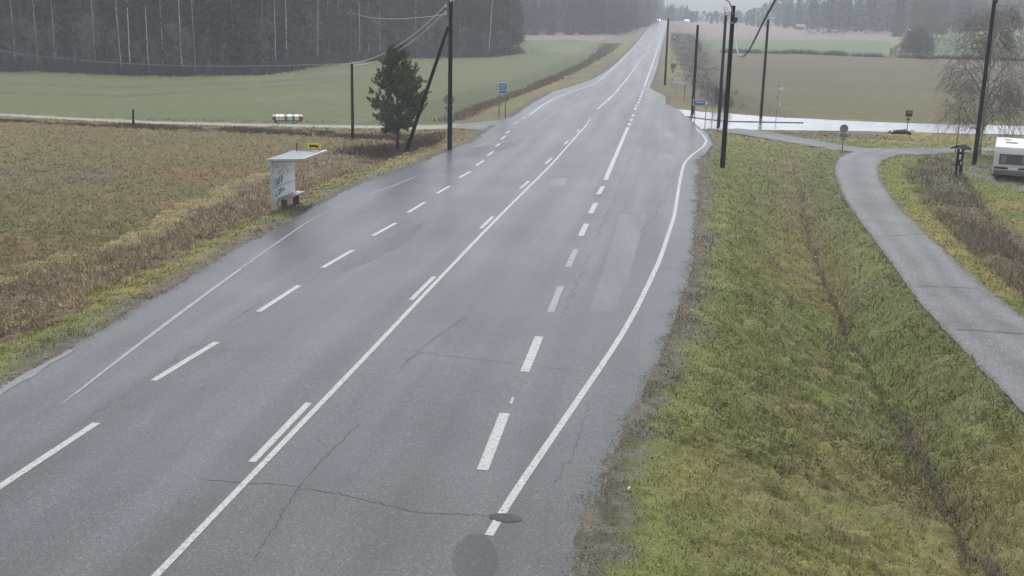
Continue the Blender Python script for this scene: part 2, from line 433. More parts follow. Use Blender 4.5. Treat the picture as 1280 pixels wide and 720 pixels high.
# ------------------------------------------------------------------ paint on the road
def ribbon(pts, w, zadd=.012, px=True, taper=False, step=.5):
    P = plane_pts(pts)[:, :2] if px else np.array(pts, float)
    s = np.r_[0, np.cumsum(np.linalg.norm(np.diff(P, axis=0), axis=1))]
    n = max(2, int(s[-1]/step)+1); q = np.linspace(0, s[-1], n)
    Q = np.c_[np.interp(q, s, P[:, 0]), np.interp(q, s, P[:, 1])]
    if len(pts) > 3 and px:
        for _ in range(int(6/step)): Q[1:-1] = (Q[:-2]+2*Q[1:-1]+Q[2:])/4
    t = np.gradient(Q, axis=0); t /= np.maximum(np.linalg.norm(t, axis=1), 1e-6)[:, None]
    nn = np.c_[-t[:, 1], t[:, 0]]
    ww = (np.full(n, w) if not hasattr(w, '__len__') else np.interp(q/s[-1], np.linspace(0, 1, len(w)), w))[:, None]/2
    a, b = Q+nn*ww, Q-nn*ww
    V = np.concatenate([np.c_[a, zroad(a[:, 1])+zadd], np.c_[b, zroad(b[:, 1])+zadd]])
    Fc = [(i, i+1, n+i+1, n+i) for i in range(n-1)]
    return V, Fc
def line(name, pts, w, mtl='paint', zadd=.012, step=.5, label=None):
    V, Fc = ribbon(pts, w, zadd, step=step); o = mesh_np(name, V, Fc, M[mtl], road)
    if label: o['label'] = label
    return o
CL_NEAR = [(130,787),(198,718),(398,508),(483,419),(609,286),(688,207.5),(735,154)]
line('centre_line', CL_NEAR, .13, step=1)
line('centre_line', [(746,137),(765,120),(790,90),(800,75)], .16, step=2)
line('edge_line', [(611,670),(627,640),(692,545),(746,466),(777,420),(797,384),(825,325),(843,270),(850,225),(855,204),(866,193),(879,184),(883.5,176),(878,168),(870,161)], .15, step=.4)
line('edge_line', [(805,109),(812,90),(820,67),(827,42),(833.3,26)], .22, step=3)
line('edge_line', [(662,144),(677,132),(697,121),(725,111),(742,106),(752,98.5),(780,72),(800,50),(820.5,27)], .18, step=3)
line('edge_line', [(95,492),(125,468),(180,426),(225,392),(260,366),(300,337)], [.07, .11, .14, .12, .11], 'paint_old', step=.5, label='worn pale edge line')
line('edge_line', [(75,507),(97,490)], [.03, .10], 'paint_faint', .0115)
line('edge_line', [(300,337),(340,308),(356,297),(400,268),(432,256)], .11, 'paint_faint', .0115)
line('edge_line', [(455,246),(490,233),(520,221)], .12, 'paint_faint', .0115)
dashes_right = [((603,588),(631,517)),((656,465),(674,421)),((726,295),(733,280)),((738,267),(745,254)),((748,243),(754,233))]
dashes_right_old = [((688,391),(701,358)),((710,334),(720,312))]
for a, b in dashes_right: line('lane_dash', [a, b], .22)
for a, b in dashes_right_old: line('lane_dash', [a, b], .20, 'paint_old', label='worn grey lane dash')
line('lane_line', [(757,225),(785,159)], .24)
line('lane_dash', [(638.5,505),(641.5,497)], .06)
for x, y, h in ((787,155.5,1.3),(789.3,150,1.3),(791.3,144.3,1.3),(794,136,1.2),(795.7,132,1),(798,128,1),(799.6,124.5,.9),(800.8,121,.9),(802,118,.8),(803,115,.8),(804.2,112,.8)):
    line('lane_dash', [(x-.35*h, y+h), (x+.35*h, y-h)], .26)
for a, b in [((-5,612),(121,529)),((192,476),(271,428)),((323,390),(374,357)),((403,335),(441,313)),((466,295),(495,279)),((510,266),(531,253)),
             ((546,242),(562,233)),((574,222.5),(588,214.5)),((595,207.5),(605,200.5)),((609,195),(617,189.5)),((620,183),(625,179.5)),((626,174.5),(632,170)),
             ((632,167),(637,163.5)),((643,155),(648,152)),((653,148.5),(657,146))]:
    line('lane_dash', [a, b], .17)
for a, b in [((315,578),(386,504)),((514,375),(543,346)),((601,286),(616,271)),((650,236),(661,226.5)),((682,205),(690,197.5)),((705,181),(710,176)),((721,165),(724,161.5)),
             ((735,152),(738,149))]:
    line('overtaking_dash', [a, b], .15)
for a, b in [((754,131),(757,128.5)),((760.5,126),(763,123.5)),((772,114),(774,112)),((783,101.5),(785,99)),((793,88.5),(795,86)),((802,72),(804,69)),((808,62),(810,59)),((813,53),(814.5,50.5))]:
    line('lane_dash', [a, b], .16)

def crack(pts, w=.035, seed=1, sub=30, amp=.07, mtl='crack', zadd=.0095):
    r = random.Random(seed); P = plane_pts(pts)[:, :2]; Q = []
    for i in range(len(P)-1):
        for j in range(sub): Q.append(P[i]+(P[i+1]-P[i])*j/sub)
    Q.append(P[-1]); Q = np.array(Q)
    Q[1:-1] += np.array([[r.gauss(0, amp), r.gauss(0, amp)] for _ in range(len(Q)-2)])
    ww = [w*.5*(.25+r.random()*1.1) for _ in Q]; ww[0] = ww[-1] = .004
    V, Fc = ribbon(Q, ww, zadd, px=False, step=.12)
    return V, Fc
def cracks(name, specs, **k):
    Vs = []; Fs = []; n = 0
    for i, (pts, w) in enumerate(specs):
        V, Fc = crack(pts, w, seed=i+3, **k); Vs.append(V); Fs += [tuple(q+n for q in f) for f in Fc]; n += len(V)
    mesh_np(name, np.concatenate(Vs), Fs, M['crack'], road)
cracks('crack', [([(500,437),(560,445),(650,456),(742,466)], .03), ([(250,600),(350,606),(430,620),(520,640),(612,646)], .035)], amp=.03)
cracks('crack', [([(318,700),(345,655),(372,612),(402,575),(450,530)], .045), ([(410,562),(396,548)], .025), ([(500,460),(540,425),(585,395)], .035),
                 ([(505,452),(530,440)], .03)], amp=.022)
cracks('crack', [([(640,240),(668,222),(700,190),(720,170)], .04), ([(700,400),(722,352),(735,318)], .03), ([(742,300),(765,255),(782,215),(800,172)], .04),
                 ([(800,300),(835,238),(850,205)], .04), ([(800,340),(862,334)], .03), ([(775,232),(870,233)], .03), ([(610,300),(745,316)], .025)], amp=.09)
cracks('crack', [([(60,560),(160,490),(300,395),(420,318)], .02), ([(735,505),(720,560),(690,610)], .02), ([(140,430),(330,440)], .02), ([(600,175),(665,185)], .05)], amp=.04)

def patch(name, outline, mtl, zadd, label=None, jag=.06):
    P = plane_pts(outline)[:, :2]
    Q = []
    for i in range(len(P)):
        a, b = P[i], P[(i+1) % len(P)]; k = max(2, int(np.linalg.norm(b-a)/.35))
        for j in range(k): Q.append(a+(b-a)*j/k+rng.normal(0, jag, 2))
    Q = np.array(Q); c = P.mean(0)
    # fan of rings keeps it draped
    rings = 5; V = [np.r_[c, zroad(c[1])+zadd]]; n = len(Q)
    for r in range(1, rings+1):
        q = c+(Q-c)*r/rings; V += [np.r_[p, zroad(p[1])+zadd] for p in q]
    V = np.array(V); V3 = []; 
    tri = [(0, 1+i, 1+(i+1) % n) for i in range(n)]
    for r in range(rings-1):
        b0, b1 = 1+r*n, 1+(r+1)*n
        for i in range(n):
            j = (i+1) % n; tri += [(b0+i, b1+i, b1+j), (b0+i, b1+j, b0+j)]
    o = mesh_np(name, V, tri, M[mtl], road, uv=np.c_[V[:, 0], V[:, 1], V[:, 0]*0])
    if label: o['label'] = label
def ell(cx, cy, rx, ry, n=16, rot=0): return [(cx+rx*math.cos(2*PI*k/n)*math.cos(rot)-ry*math.sin(2*PI*k/n)*math.sin(rot), cy+rx*math.cos(2*PI*k/n)*math.sin(rot)+ry*math.sin(2*PI*k/n)*math.cos(rot)) for k in range(n)]
M['patch_d'] = asphalt_mat('tar_patch', (.018, .018, .018), .8, speck=.3, coat=.36)
patch('asphalt_patch', ell(594, 700, 29, 32), 'patch', .0105, 'round dark patch', .015)
patch('asphalt_patch', ell(632, 648, 21, 5.5, rot=.08), 'patch_d', .0135, 'small dark filled hole', .01)
def quad_patch(left, right, mtl, zadd, label=None, jag=.05, name='asphalt_patch'):
    """patch between two px side lines of equal length, ordered along the road"""
    A = plane_pts(left)[:, :2]; B = plane_pts(right)[:, :2]; a = []; b = []
    for i in range(len(A)-1):
        k = max(2, int(max(np.linalg.norm(A[i+1]-A[i]), np.linalg.norm(B[i+1]-B[i]))/.35))
        for j in range(k+(i == len(A)-2)): a.append(A[i]+(A[i+1]-A[i])*j/k); b.append(B[i]+(B[i+1]-B[i])*j/k)
    a = np.array(a)+rng.normal(0, jag, (len(a), 2)); b = np.array(b)+rng.normal(0, jag, (len(b), 2)); n = len(a); V = []
    for t in np.linspace(0, 1, 7): P = a*(1-t)+b*t; V.append(np.c_[P, zroad(P[:, 1])+zadd])
    V = np.concatenate(V); Fc = [(c*n+i, c*n+i+1, (c+1)*n+i+1, (c+1)*n+i) for c in range(6) for i in range(n-1)]
    o = mesh_np(name, V, Fc, M[mtl], road, uv=np.c_[V[:, 0], V[:, 1], V[:, 0]*0])
    if label: o['label'] = label
quad_patch([(428,337),(455,318),(486,296),(520,281)], [(432,339),(475,322),(512,300),(532,279)], 'patch', .0088, 'darker resurfaced patch')
quad_patch([(831,185),(829,163)], [(843,184),(841,163)], 'patch_l', .0085)
quad_patch([(850,187),(850,163)], [(863,187),(861,163)], 'patch_l', .0085)
quad_patch([(814,210),(822,193)], [(845,211),(847,193)], 'patch_l', .0085)
quad_patch([(735,390),(752,345),(775,268)], [(768,390),(786,345),(808,268)], 'patch_l', .0082, jag=.02)
quad_patch([(682,232),(690,224)], [(704,232),(712,223)], 'patch_l', .0085)
quad_patch([(560,204),(560,190)], [(645,184),(655,174)], 'patch', .0085)
# puddle strip along the left asphalt edge, pale sheen painted into its colour
quad_patch([(-60,532),(0,489),(30,466),(60,452),(90,437)], [(-60,541),(0,496),(38,470),(66,454),(93,438)], 'paint_faint', .0125, 'pale puddle strip along the asphalt edge, sheen painted in', .05, 'puddle_sheen')
# path joints
for a, b in [((1064,250),(1120,247)),((1094,296),(1160,293)),((1146,358),(1216,361)),((1196,412),(1280,418))]:
    A = G(*a)[:2]; B = G(*b)[:2]; n = 12
    t = np.linspace(0, 1, n)[:, None]; P = A*(1-t)+B*t; d = (B-A)/np.linalg.norm(B-A); nn = np.array([-d[1], d[0]])*.03
    V = np.concatenate([np.c_[P+nn, T(P[:, 0], P[:, 1])+.018], np.c_[P-nn, T(P[:, 0], P[:, 1])+.018]])
    mesh_np('joint', V, [(i, i+1, n+i+1, n+i) for i in range(n-1)], M['crack'], bike)

# ------------------------------------------------------------------ ground sheet
def poly_in(px, py, poly):
    inside = np.zeros(px.shape, bool); n = len(poly); j = n-1
    for i in range(n):
        xi, yi = poly[i]; xj, yj = poly[j]
        if yi != yj:
            c = ((yi > py) != (yj > py)) & (px < (xj-xi)*(py-yi)/(yj-yi)+xi)
            inside ^= c
        j = i
    return inside
def strip_poly(a, b): return [tuple(p) for p in a]+[tuple(p) for p in b[::-1]]
SIDE_P = strip_poly(side_a, side_b); TRK_P = strip_poly(track_a, track_b); BR_P = strip_poly(br_a, br_b); PTH_P = strip_poly(pa, pb)
road_L = lambda y: np.interp(y, ystat, RL); road_R = lambda y: np.interp(y, ystat, RR_)

def zone_col(x, y):
    """albedo of the ground at world x, y"""
    px, py = project(np.c_[x, y, T(x, y)])
    Y = np.maximum(y, 5)
    jit = 1400/Y
    jx = px+(fbm(x/2.5, y/2.5, 40)-.5)*jit*2.2; jy = py+(fbm(x/2.5, y/2.5, 50)-.5)*jit*.16*np.clip(60/Y, .15, 1)*3
    n1 = fbm(x/7, y/7, 1); n2 = fbm(x/1.3, y/1.3, 2); n3 = fbm(x/22, y/22, 3); n4 = fbm(x/.35, y/.35, 4, 3)
    nl = fbm(x/9, y/3, 8)
    def mix(a, b, t): t = np.clip(t, 0, 1)[..., None]; return np.asarray(a)*(1-t)+np.asarray(b)*t
    green = np.array([.122, .132, .038]); dgreen = np.array([.092, .104, .036]); olive = np.array([.172, .148, .048]); straw = np.array([.235, .185, .085])
    brown = np.array([.115, .090, .056]); dark = np.array([.050, .042, .032]); crop = np.array([.076, .090, .034])
    col = mix(olive, brown, sst(.35, .65, n1))
    # right verge, bank and path side
    s = x-road_R(y)
    vg = mix(green, olive, sst(.45, .62, n1)*.55+.1*sst(.4, .6, n2)); vg = mix(vg, dgreen, sst(.52, .68, n3)*.6); vg = mix(vg, straw*.75, sst(.62, .8, n2)*.6)
    vg = mix(vg, brown, sst(.6, .78, nl)*.4)
    near_right = (s > -1) & (y < 90)
    col = np.where(near_right[..., None], vg, col)
    D = xd(y); dd = np.abs(x-D+(fbm(y/3, y*0, 9)-.5)*.8)
    col = np.where(near_right[..., None], mix(col, straw*.62, (1-sst(.3, 2.2, dd))*.55*sst(.3, .6, n1)+0), col)
    col = np.where(near_right[..., None], mix(col, dark*1.2, (1-sst(.0, .24, dd))*.8*sst(.25,.6,fbm(y/1.2,y*0,19))), col)
    col = np.where(near_right[..., None], mix(col, brown, (1-sst(3.2, 5.2, np.abs(s-7.2+n1*2)))*.28*sst(.4, .6, n2)), col)
    pe = np.minimum(np.abs(x-xpl(y)), np.abs(x-xpr(y)))
    col = np.where((near_right & (y < 62))[..., None], mix(col, brown*.9, (1-sst(.05, .5, pe+n2*.2))*.6), col)
    q = x-xpr(y)
    rw = (q > 0) & (y < 75)
    col = np.where(rw[..., None], mix(mix(green, olive, sst(.4, .6, n1)), brown*.8, (1-sst(.8, 2.2, np.abs(q-3.6+(n1-.5)*2)))*.8), col)
    col = np.where((near_right & (x > D+.4) & (x < xpl(y)))[..., None], mix(col, dgreen*.95, .45*sst(.3, .6, n3+.1)), col)
    # gravel shoulder, then yellowish grass band, on both sides
    e = np.maximum(s, road_L(y)-x)
    on = (e > -.8)
    lw = sst(.25, .75, n1)
    band = np.exp(-((e-2.1)/.8)**2)
    yg = np.array([.128, .122, .040])
    col = np.where(on[..., None], mix(col, yg, band*.55*(y < 330)), col)
    sh = 1-sst(.15, 1.15, e+(n2-.5)*1.2+(n4-.5)*.8)
    grv = mix(np.array([.115, .100, .078]), np.array([.070, .058, .040]), sst(.3, .7, n4))
    col = np.where(on[..., None], mix(col, grv, sh*.95), col)
    # left side zones
    L = road_L(y)-x
    lf = (L > 0) & (y < 95)
    v = mix(green*1.05, olive, sst(.35, .6, n1)); v = mix(v, yg, band*.5); v = mix(v, grv, sh*.9)
    col = np.where(lf[..., None], v, col)
    P = lambda pts: poly_in(jx, jy, pts)
    fld = P([(-900,110),(0,146),(200,156),(440,161),(600,163),(590,172),(500,183),(400,192),(335,218),(200,290),(0,352),(-500,560)])
    fc = mix(np.array([.172, .124, .052]), np.array([.150, .128, .050]), sst(.4, .58, fbm(x/10+3, y/4, 60))); fc = mix(fc, dark*1.8, sst(.62, .8, n2)*.25)
    fc = mix(fc, straw*.8, sst(.55, .75, fbm(x/5, y/5, 61))*.3)*.72
    col = np.where(fld[..., None], fc, col)
    pud = P([(15,213),(60,205),(140,208),(150,220),(60,238),(5,236)])
    col = np.where(pud[..., None], mix(col, np.array([.06, .062, .06]), sst(.3, .6, n2)*.3), col)
    stw = P([(-200,418),(0,344),(180,280),(320,214),(345,217),(200,290),(0,362),(-200,440)])
    col = np.where(stw[..., None], mix(col, straw*.95, .7*sst(.2, .6, n2)), col)
    wd = P([(-400,520),(0,356),(200,288),(330,222),(400,192),(500,182),(575,168),(592,174),(480,203),(385,246),(250,308),(100,385),(0,432),(-400,640)])
    col = np.where(wd[..., None], mix(np.array([.125, .092, .056]), straw*.78, sst(.45, .75, n2)), col)
    # field beyond the track
    cf = P([(-2500,-20),(-700,60),(-100,86),(85,89),(200,94),(320,92),(400,79),(500,72),(600,71),(640,66),(640,43),(785,44),(772,58),(735,76),(700,93),(660,108),(610,126),(575,143),(560,155),(440,156.5),(200,151.5),(0,141.5),(-700,115),(-2500,60)])
    cc = mix(crop, np.array([.125, .125, .072]), sst(.5, .8, fbm(x/18, y/40, 71))*.8); cc = mix(cc, brown, sst(.62, .8, n2)*.3)
    fringe = sst(147, 157, py)*(px > 560)
    cc = mix(cc, olive, fringe)
    # tractor tramlines: two dark wheel tracks
    for k, off in ((0, 0), (1, 1)):
        base = np.interp(px, [-200, 0, 160, 320, 400, 440], [97, 104, 109, 103, 98, 95])+off*np.interp(px, [0, 160, 320, 440], [12, 11, 7, 5])
        cc = mix(cc, dark, np.exp(-((py-base)/1.0)**2)*.75*sst(.3, .55, vn(x*1.2, y*.1, 33))*sst(470, 380, px)) if False else mix(cc, dark, np.exp(-((py-base)/1.0)**2)*.9*sst(.1, .4, vn(x*.9, y*.1, 33))*(1-sst(380, 470, px)))
    col = np.where((cf & (y > 85))[..., None], cc, col)
    bb = P([(636,40),(790,40),(775,55),(720,49.5),(640,50)])
    col = np.where((bb & (y > 85))[..., None], np.array([.15, .115, .085]), col)
    # right hand fields
    rf = P([(850,40),(868,60),(960,66),(1100,71),(1180,74),(1280,76),(3000,95),(3000,230),(1280,158),(1060,150),(960,145),(905,140),(870,95)])
    rc = mix(np.array([.080, .064, .036]), np.array([.088, .078, .033]), sst(90, 140, py+(n3-.5)*60)); rc = mix(rc, brown*.8, sst(.55, .75, fbm(x/40, y/5, 81))*.4)
    rc = mix(rc, dark*1.3, sst(.6, .8, n2)*.2); rc = rc*(1+.10*np.sin((y+.12*x+2*n3)/1.6*2)+.10*(vn(y/4+.03*x, x/200, 88)-.5)*2)[..., None]
    col = np.where((rf & (y > 92))[..., None], rc, col)
    g1 = P([(866,49),(1116,51.5),(1112,60),(1104,70.5),(960,66),(873,61)]); g2 = P([(1150,52),(1165,48),(1200,44),(1280,40),(3000,0),(3000,92),(1280,75),(1150,72.5)])
    col = np.where(((g1 | g2) & (y > 150))[..., None], np.array([.074, .102, .044]), col)
    u1 = P([(838,20),(900,28),(1140,38),(1140,50),(866,48.5),(845,30)])
    col = np.where((u1 & (y > 150))[..., None], mix(np.array([.15, .115, .095]), np.array([.13, .11, .09]), n3), col)
    bs = P([(846,36),(866,46),(880,80),(905,128),(912,140),(884,134),(858,100),(842,60)])
    col = np.where((bs & (y > 92))[..., None], np.array([.075, .062, .048]), col)
    col = np.where((y > 92)[..., None] & (e > -.1)[..., None] & (e < 12)[..., None], col*.78, col)
    # forest floors
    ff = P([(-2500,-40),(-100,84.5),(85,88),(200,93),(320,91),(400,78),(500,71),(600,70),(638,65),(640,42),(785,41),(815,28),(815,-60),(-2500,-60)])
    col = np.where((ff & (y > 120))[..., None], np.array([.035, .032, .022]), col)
    # worn yard by the caravan
    yd = P([(1210,206),(1245,203),(1330,215),(1340,250),(1270,238),(1215,222)])
    col = np.where((yd & (y < 90))[..., None], mix(np.array([.13, .13, .125]), green, sst(.45, .62, n2)), col)
    return col

def make_ground():
    t_in = np.arange(-.53, .531, 1/880); tl = -np.geomspace(.535, .95, 60)[::-1]; tr = np.geomspace(.535, .95, 60)
    t = np.r_[tl, t_in, tr]
    dy = np.r_[np.arange(960, 560, -3.0), np.arange(560, 60, -1.15), np.arange(60, 5.5, -.55)]
    y = np.r_[np.linspace(-40, 9, 18), 8.5*1400/dy]
    y = y[(y < 1150)]; y = np.unique(np.round(y, 4))
    X = t[None, :]*np.maximum(y, 42)[:, None]; Yg = np.repeat(y[:, None], len(t), 1)
    x = X.ravel(); yy = Yg.ravel()
    z = T(x, yy)
    ins = (x > road_L(yy)+.05) & (x < road_R(yy)-.05) & (yy < 690)
    for P in (SIDE_P, TRK_P, BR_P, PTH_P, strip_poly(ma_, mb_)):
        xs = [p[0] for p in P]; ys = [p[1] for p in P]
        k = (x > min(xs)) & (x < max(xs)) & (yy > min(ys)) & (yy < max(ys))
        idx = np.nonzero(k)[0]; ins[idx] |= poly_in(x[idx], yy[idx], P)
    e = np.maximum(x-road_R(yy), road_L(yy)-x)
    rough = np.clip((e-.3)/1.6, 0, 1)
    amp = np.where(yy < 95, 1, .6)
    z = z + np.where(ins, -.06, rough*amp*((fbm(x/.40, yy/.40, 91, 3)-.5)*.34 + (fbm(x/1.8, yy/1.8, 92, 3)-.5)*.16) - .004 + .0*x)
    din = -e; nr = fbm(x/.28, yy/.28, 95, 3)*.55+fbm(x/1.5, yy/1.5, 96, 2)*.45
    cover = T(x, yy)+.006+.045*(nr-.50-din*1.2)
    inroad_only = (x > road_L(yy)-.1) & (x < road_R(yy)+.1) & (yy < 140) & (e > -.5)
    z = np.where(inroad_only & ins, np.maximum(z, cover), z)
    z = np.where((~ins) & (e < .6), np.maximum(z, T(x, yy)+.006+.03*(nr-.45)), z)
    z = np.where(ins, z, z + (e < .6)*(fbm(x/.2, yy/.2, 93, 2)-.52)*.016)
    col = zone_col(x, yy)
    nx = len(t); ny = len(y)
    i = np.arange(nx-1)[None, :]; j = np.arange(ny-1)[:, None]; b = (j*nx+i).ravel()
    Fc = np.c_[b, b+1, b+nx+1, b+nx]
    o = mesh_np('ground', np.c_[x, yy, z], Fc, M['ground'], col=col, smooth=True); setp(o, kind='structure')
    return t, y, np.c_[x, yy, z].reshape(ny, nx, 3), col.reshape(ny, nx, 3), ins.reshape(ny, nx)
gt, gy, GP, GC, GI = make_ground()

# ------------------------------------------------------------------ grass and weeds
def scatter(n, cond, seed, ymax=95):
    r = np.random.default_rng(seed)
    ny, nx = GI.shape; jm = np.searchsorted(gy, ymax); j0 = np.searchsorted(gy, 13)
    jj = r.uniform(j0, jm-1, n); ii = r.uniform(58, nx-59, n)
    a = jj.astype(int); b = ii.astype(int)
    ok = ~(GI[a, b] | GI[a+1, b] | GI[a, b+1] | GI[a+1, b+1]); jj, ii, a, b = jj[ok], ii[ok], a[ok], b[ok]
    u = (jj-a)[:, None]; v = (ii-b)[:, None]
    P = (GP[a, b]*(1-v)+GP[a, b+1]*v)*(1-u)+(GP[a+1, b]*(1-v)+GP[a+1, b+1]*v)*u; Cc = GC[a, b]
    k = cond(P, r); return P[k], Cc[k], r
def blades(name, P, Cc, r, length, width, lean=.5, gain=(.7, 1.7), tint=None, tall_taper=True):
    n = len(P); L = length*(.5+r.random(n)*.9); w = width*(.6+.8*r.random(n))
    th = r.uniform(0, 2*PI, n); ph = r.uniform(0, 2*PI, n)
    side = np.c_[np.cos(th), np.sin(th), np.zeros(n)]*w[:, None]/2
    ln = r.random(n)*lean*1.4
    tip = P+np.c_[np.cos(ph)*ln, np.sin(ph)*ln, np.sqrt(np.maximum(1-(ln*.7)**2, .1))]*L[:, None]
    base = P-np.array([0, 0, .01])
    V = np.stack([base-side, base+side, tip], 1).reshape(-1, 3)
    Fc = np.arange(3*n).reshape(n, 3)
    g = (gain[0]+(gain[1]-gain[0])*r.random(n))[:, None]
    hue = 1+r.normal(0, .06, (n, 3)); col = Cc*g*hue
    if tint is not None: col = col*(1-tint[1])+np.array(tint[0])*tint[1]*g
    yel = (r.random(n) < .05)[:, None]; col = np.where(yel, np.array([.17, .15, .085])*g, col)
    o = mesh_np(name, V, Fc, M['blade'], col=np.repeat(col, 3, 0)); return o
def edge_d(P): return np.maximum(P[:, 0]-road_R(P[:, 1]), road_L(P[:, 1])-P[:, 0])
# short grass everywhere near
def c_grass(P, r):
    e = edge_d(P); dens = .22*(e > -.12) + sst(.0, 1.3, e+(fbm(P[:, 0]/1.2, P[:, 1]/1.2, 44)-.5)*1.4)
    return (r.random(len(P)) < dens*(.25+.75*sst(.35, .6, fbm(P[:, 0]/.5, P[:, 1]/.5, 12, 3))))
P, Cc, r = scatter(950000, c_grass, 5)
d = P[:, 1]
o = blades('verge_grass', P, Cc, r, .045+.0010*d, .009+.00042*d, 1.3, (.9, 1.5)); setp(o, 'short mown verge grass between the road, the ditch and the path', 'grass', kind='stuff')
# clumpy tufts
def c_tuft(P, r):
    e = edge_d(P); k = fbm(P[:, 0]/.55, P[:, 1]/.55, 14, 3)
    return (e > 1.3) & (k > .57) & (r.random(len(P)) < .8)
P, Cc, r = scatter(330000, c_tuft, 6)
o = blades('grass_tufts', P, Cc, r, .09+.0012*P[:, 1], .012+.0004*P[:, 1], 1.7, (.75, 1.75)); setp(o, 'longer tufts of grass scattered over the verges', 'grass', kind='stuff')
# dry weeds: left strip, ditch line, bank beyond the path
def inpx(P, poly): px, py = project(P); return poly_in(px, py, poly)
WEED_L = [(-300,480),(0,356),(200,292),(330,226),(400,192),(470,184),(560,172),(575,178),(470,200),(385,240),(250,302),(100,375),(0,420),(-300,560)]
def c_wl(P, r):
    k = fbm(P[:, 0]/1.1, P[:, 1]/1.1, 24, 3)
    return (P[:, 0] < road_L(P[:, 1])-2.0) & inpx(P, WEED_L) & (r.random(len(P)) < sst(.3, .6, k))
P, Cc, r = scatter(900000, c_wl, 7, 90)
o = blades('dry_weeds', P, Cc, r, .19+.0015*P[:, 1], .016+.0003*P[:, 1], 1.5, (.6, 2.1), ((.25, .19, .115), .6)); setp(o, 'brown dry weeds in the left roadside ditch', 'weeds', kind='stuff')
def c_wr(P, r):
    x, y = P[:, 0], P[:, 1]; k = fbm(x/1.0, y/1.6, 26, 3)
    dd = np.abs(x-xd(y)-.3); q = x-xpr(y)-3.6
    a = (dd < 1.4*sst(.35, .65, fbm(y/3, y*0, 27))+.25) & (y < 66) & (r.random(len(P)) < .5*sst(.4, .6, k))
    return a
P, Cc, r = scatter(600000, c_wr, 8, 90)
o = blades('ditch_weeds', P, Cc, r, .13+.001*P[:, 1], .012+.0003*P[:, 1], .9, (.55, 1.7), ((.15, .115, .065), .6)); setp(o, 'straw coloured weeds along the bottom of the right ditch', 'weeds', kind='stuff')
BANK_R = [(1125,206),(1165,196),(1200,205),(1215,232),(1240,275),(1290,330),(1400,420),(1400,470),(1285,378),(1225,330),(1175,280),(1140,240)]
def c_wb(P, r):
    k = fbm(P[:, 0]/1.5, P[:, 1]/1.5, 28, 3)
    return inpx(P, BANK_R) & (r.random(len(P)) < sst(.34, .6, k))
P, Cc, r = scatter(900000, c_wb, 9, 90)
o = blades('bank_weeds', P, Cc, r, .22+.003*P[:, 1], .014+.0003*P[:, 1], 1.1, (.55, 1.6), ((.20, .165, .125), .75)); setp(o, 'tall brown weeds beside the bike path by the notice board', 'weeds', kind='stuff')
# weeds edging the field beyond the side track, along the far road verge and the brush strip on the right
def far_weeds(name, line_px, wid, n, h, col, label, seed):
    W = np.array([G(x, y)[:2] for x, y in line_px]); s = np.r_[0, np.cumsum(np.linalg.norm(np.diff(W, axis=0), axis=1))]
    r = np.random.default_rng(seed); q = r.uniform(0, s[-1], n)
    c = np.c_[np.interp(q, s, W[:, 0]), np.interp(q, s, W[:, 1])]
    wv = np.interp(q/s[-1], np.linspace(0, 1, len(wid)), wid)
    c += r.normal(0, 1, (n, 2))*wv[:, None]*.5
    k = fbm(c[:, 0]/3, c[:, 1]/3, seed)
    ok = (r.random(n) < sst(.25, .6, k)) & (np.maximum(c[:, 0]-xr(c[:, 1]), xl(c[:, 1])-c[:, 0]) > 2.2); c = c[ok]; k = k[ok]
    P = np.c_[c, T(c[:, 0], c[:, 1])]
    dd = c[:, 1]
    o = blades(name, P, np.tile(col, (len(P), 1)), r, h*(.5+k), .02+.0004*dd, .8, (.6, 1.6)); setp(o, label, 'weeds', kind='stuff')
far_weeds('field_edge_weeds', [(562,152),(580,145),(610,131),(640,121),(670,109),(700,96),(730,82),(755,66),(765,56)], [1.6, 1.1, 1.1, 1.6, 2.5], 24000, .42, (.19, .15, .10), 'dark weeds along the edge of the green field left of the road', 31)
far_weeds('track_edge_weeds', [(-100,147),(0,150.5),(200,160),(330,164),(440,169),(540,170)], [.8, 1, 1.5, 2], 30000, .16, (.12, .095, .068), 'dark weeds along the near side of the gravel track', 32)
far_weeds('brush_strip', [(846,42),(856,56),(866,75),(880,100),(895,120),(903,134)], [9, 7, 5, 3.5, 2.5], 18000, .38, (.17, .14, .10), 'brown brush strip right of the far road', 33)
far_weeds('field_margin', [(905,66),(1000,67.5),(1100,71.5),(1190,74),(1290,77)], [1.2, 1.2], 9000, 1.0, (.065, .065, .045), 'dark margin between brown field and green strip', 34)
far_weeds('bush_undergrowth', [(452,196),(475,190),(500,186),(520,184),(545,186)], [2.2, 2.6, 2.2], 15000, .32, (.10, .08, .058), 'dark brush around the foot of the pine tree', 35)
far_weeds('forest_undergrowth', [(-150,85.5),(85,89),(200,94),(320,92),(400,79),(500,72),(600,71),(638,66)], [3, 3], 40000, 1.5, (.032, .034, .024), 'dark undergrowth along the left forest edge', 36)

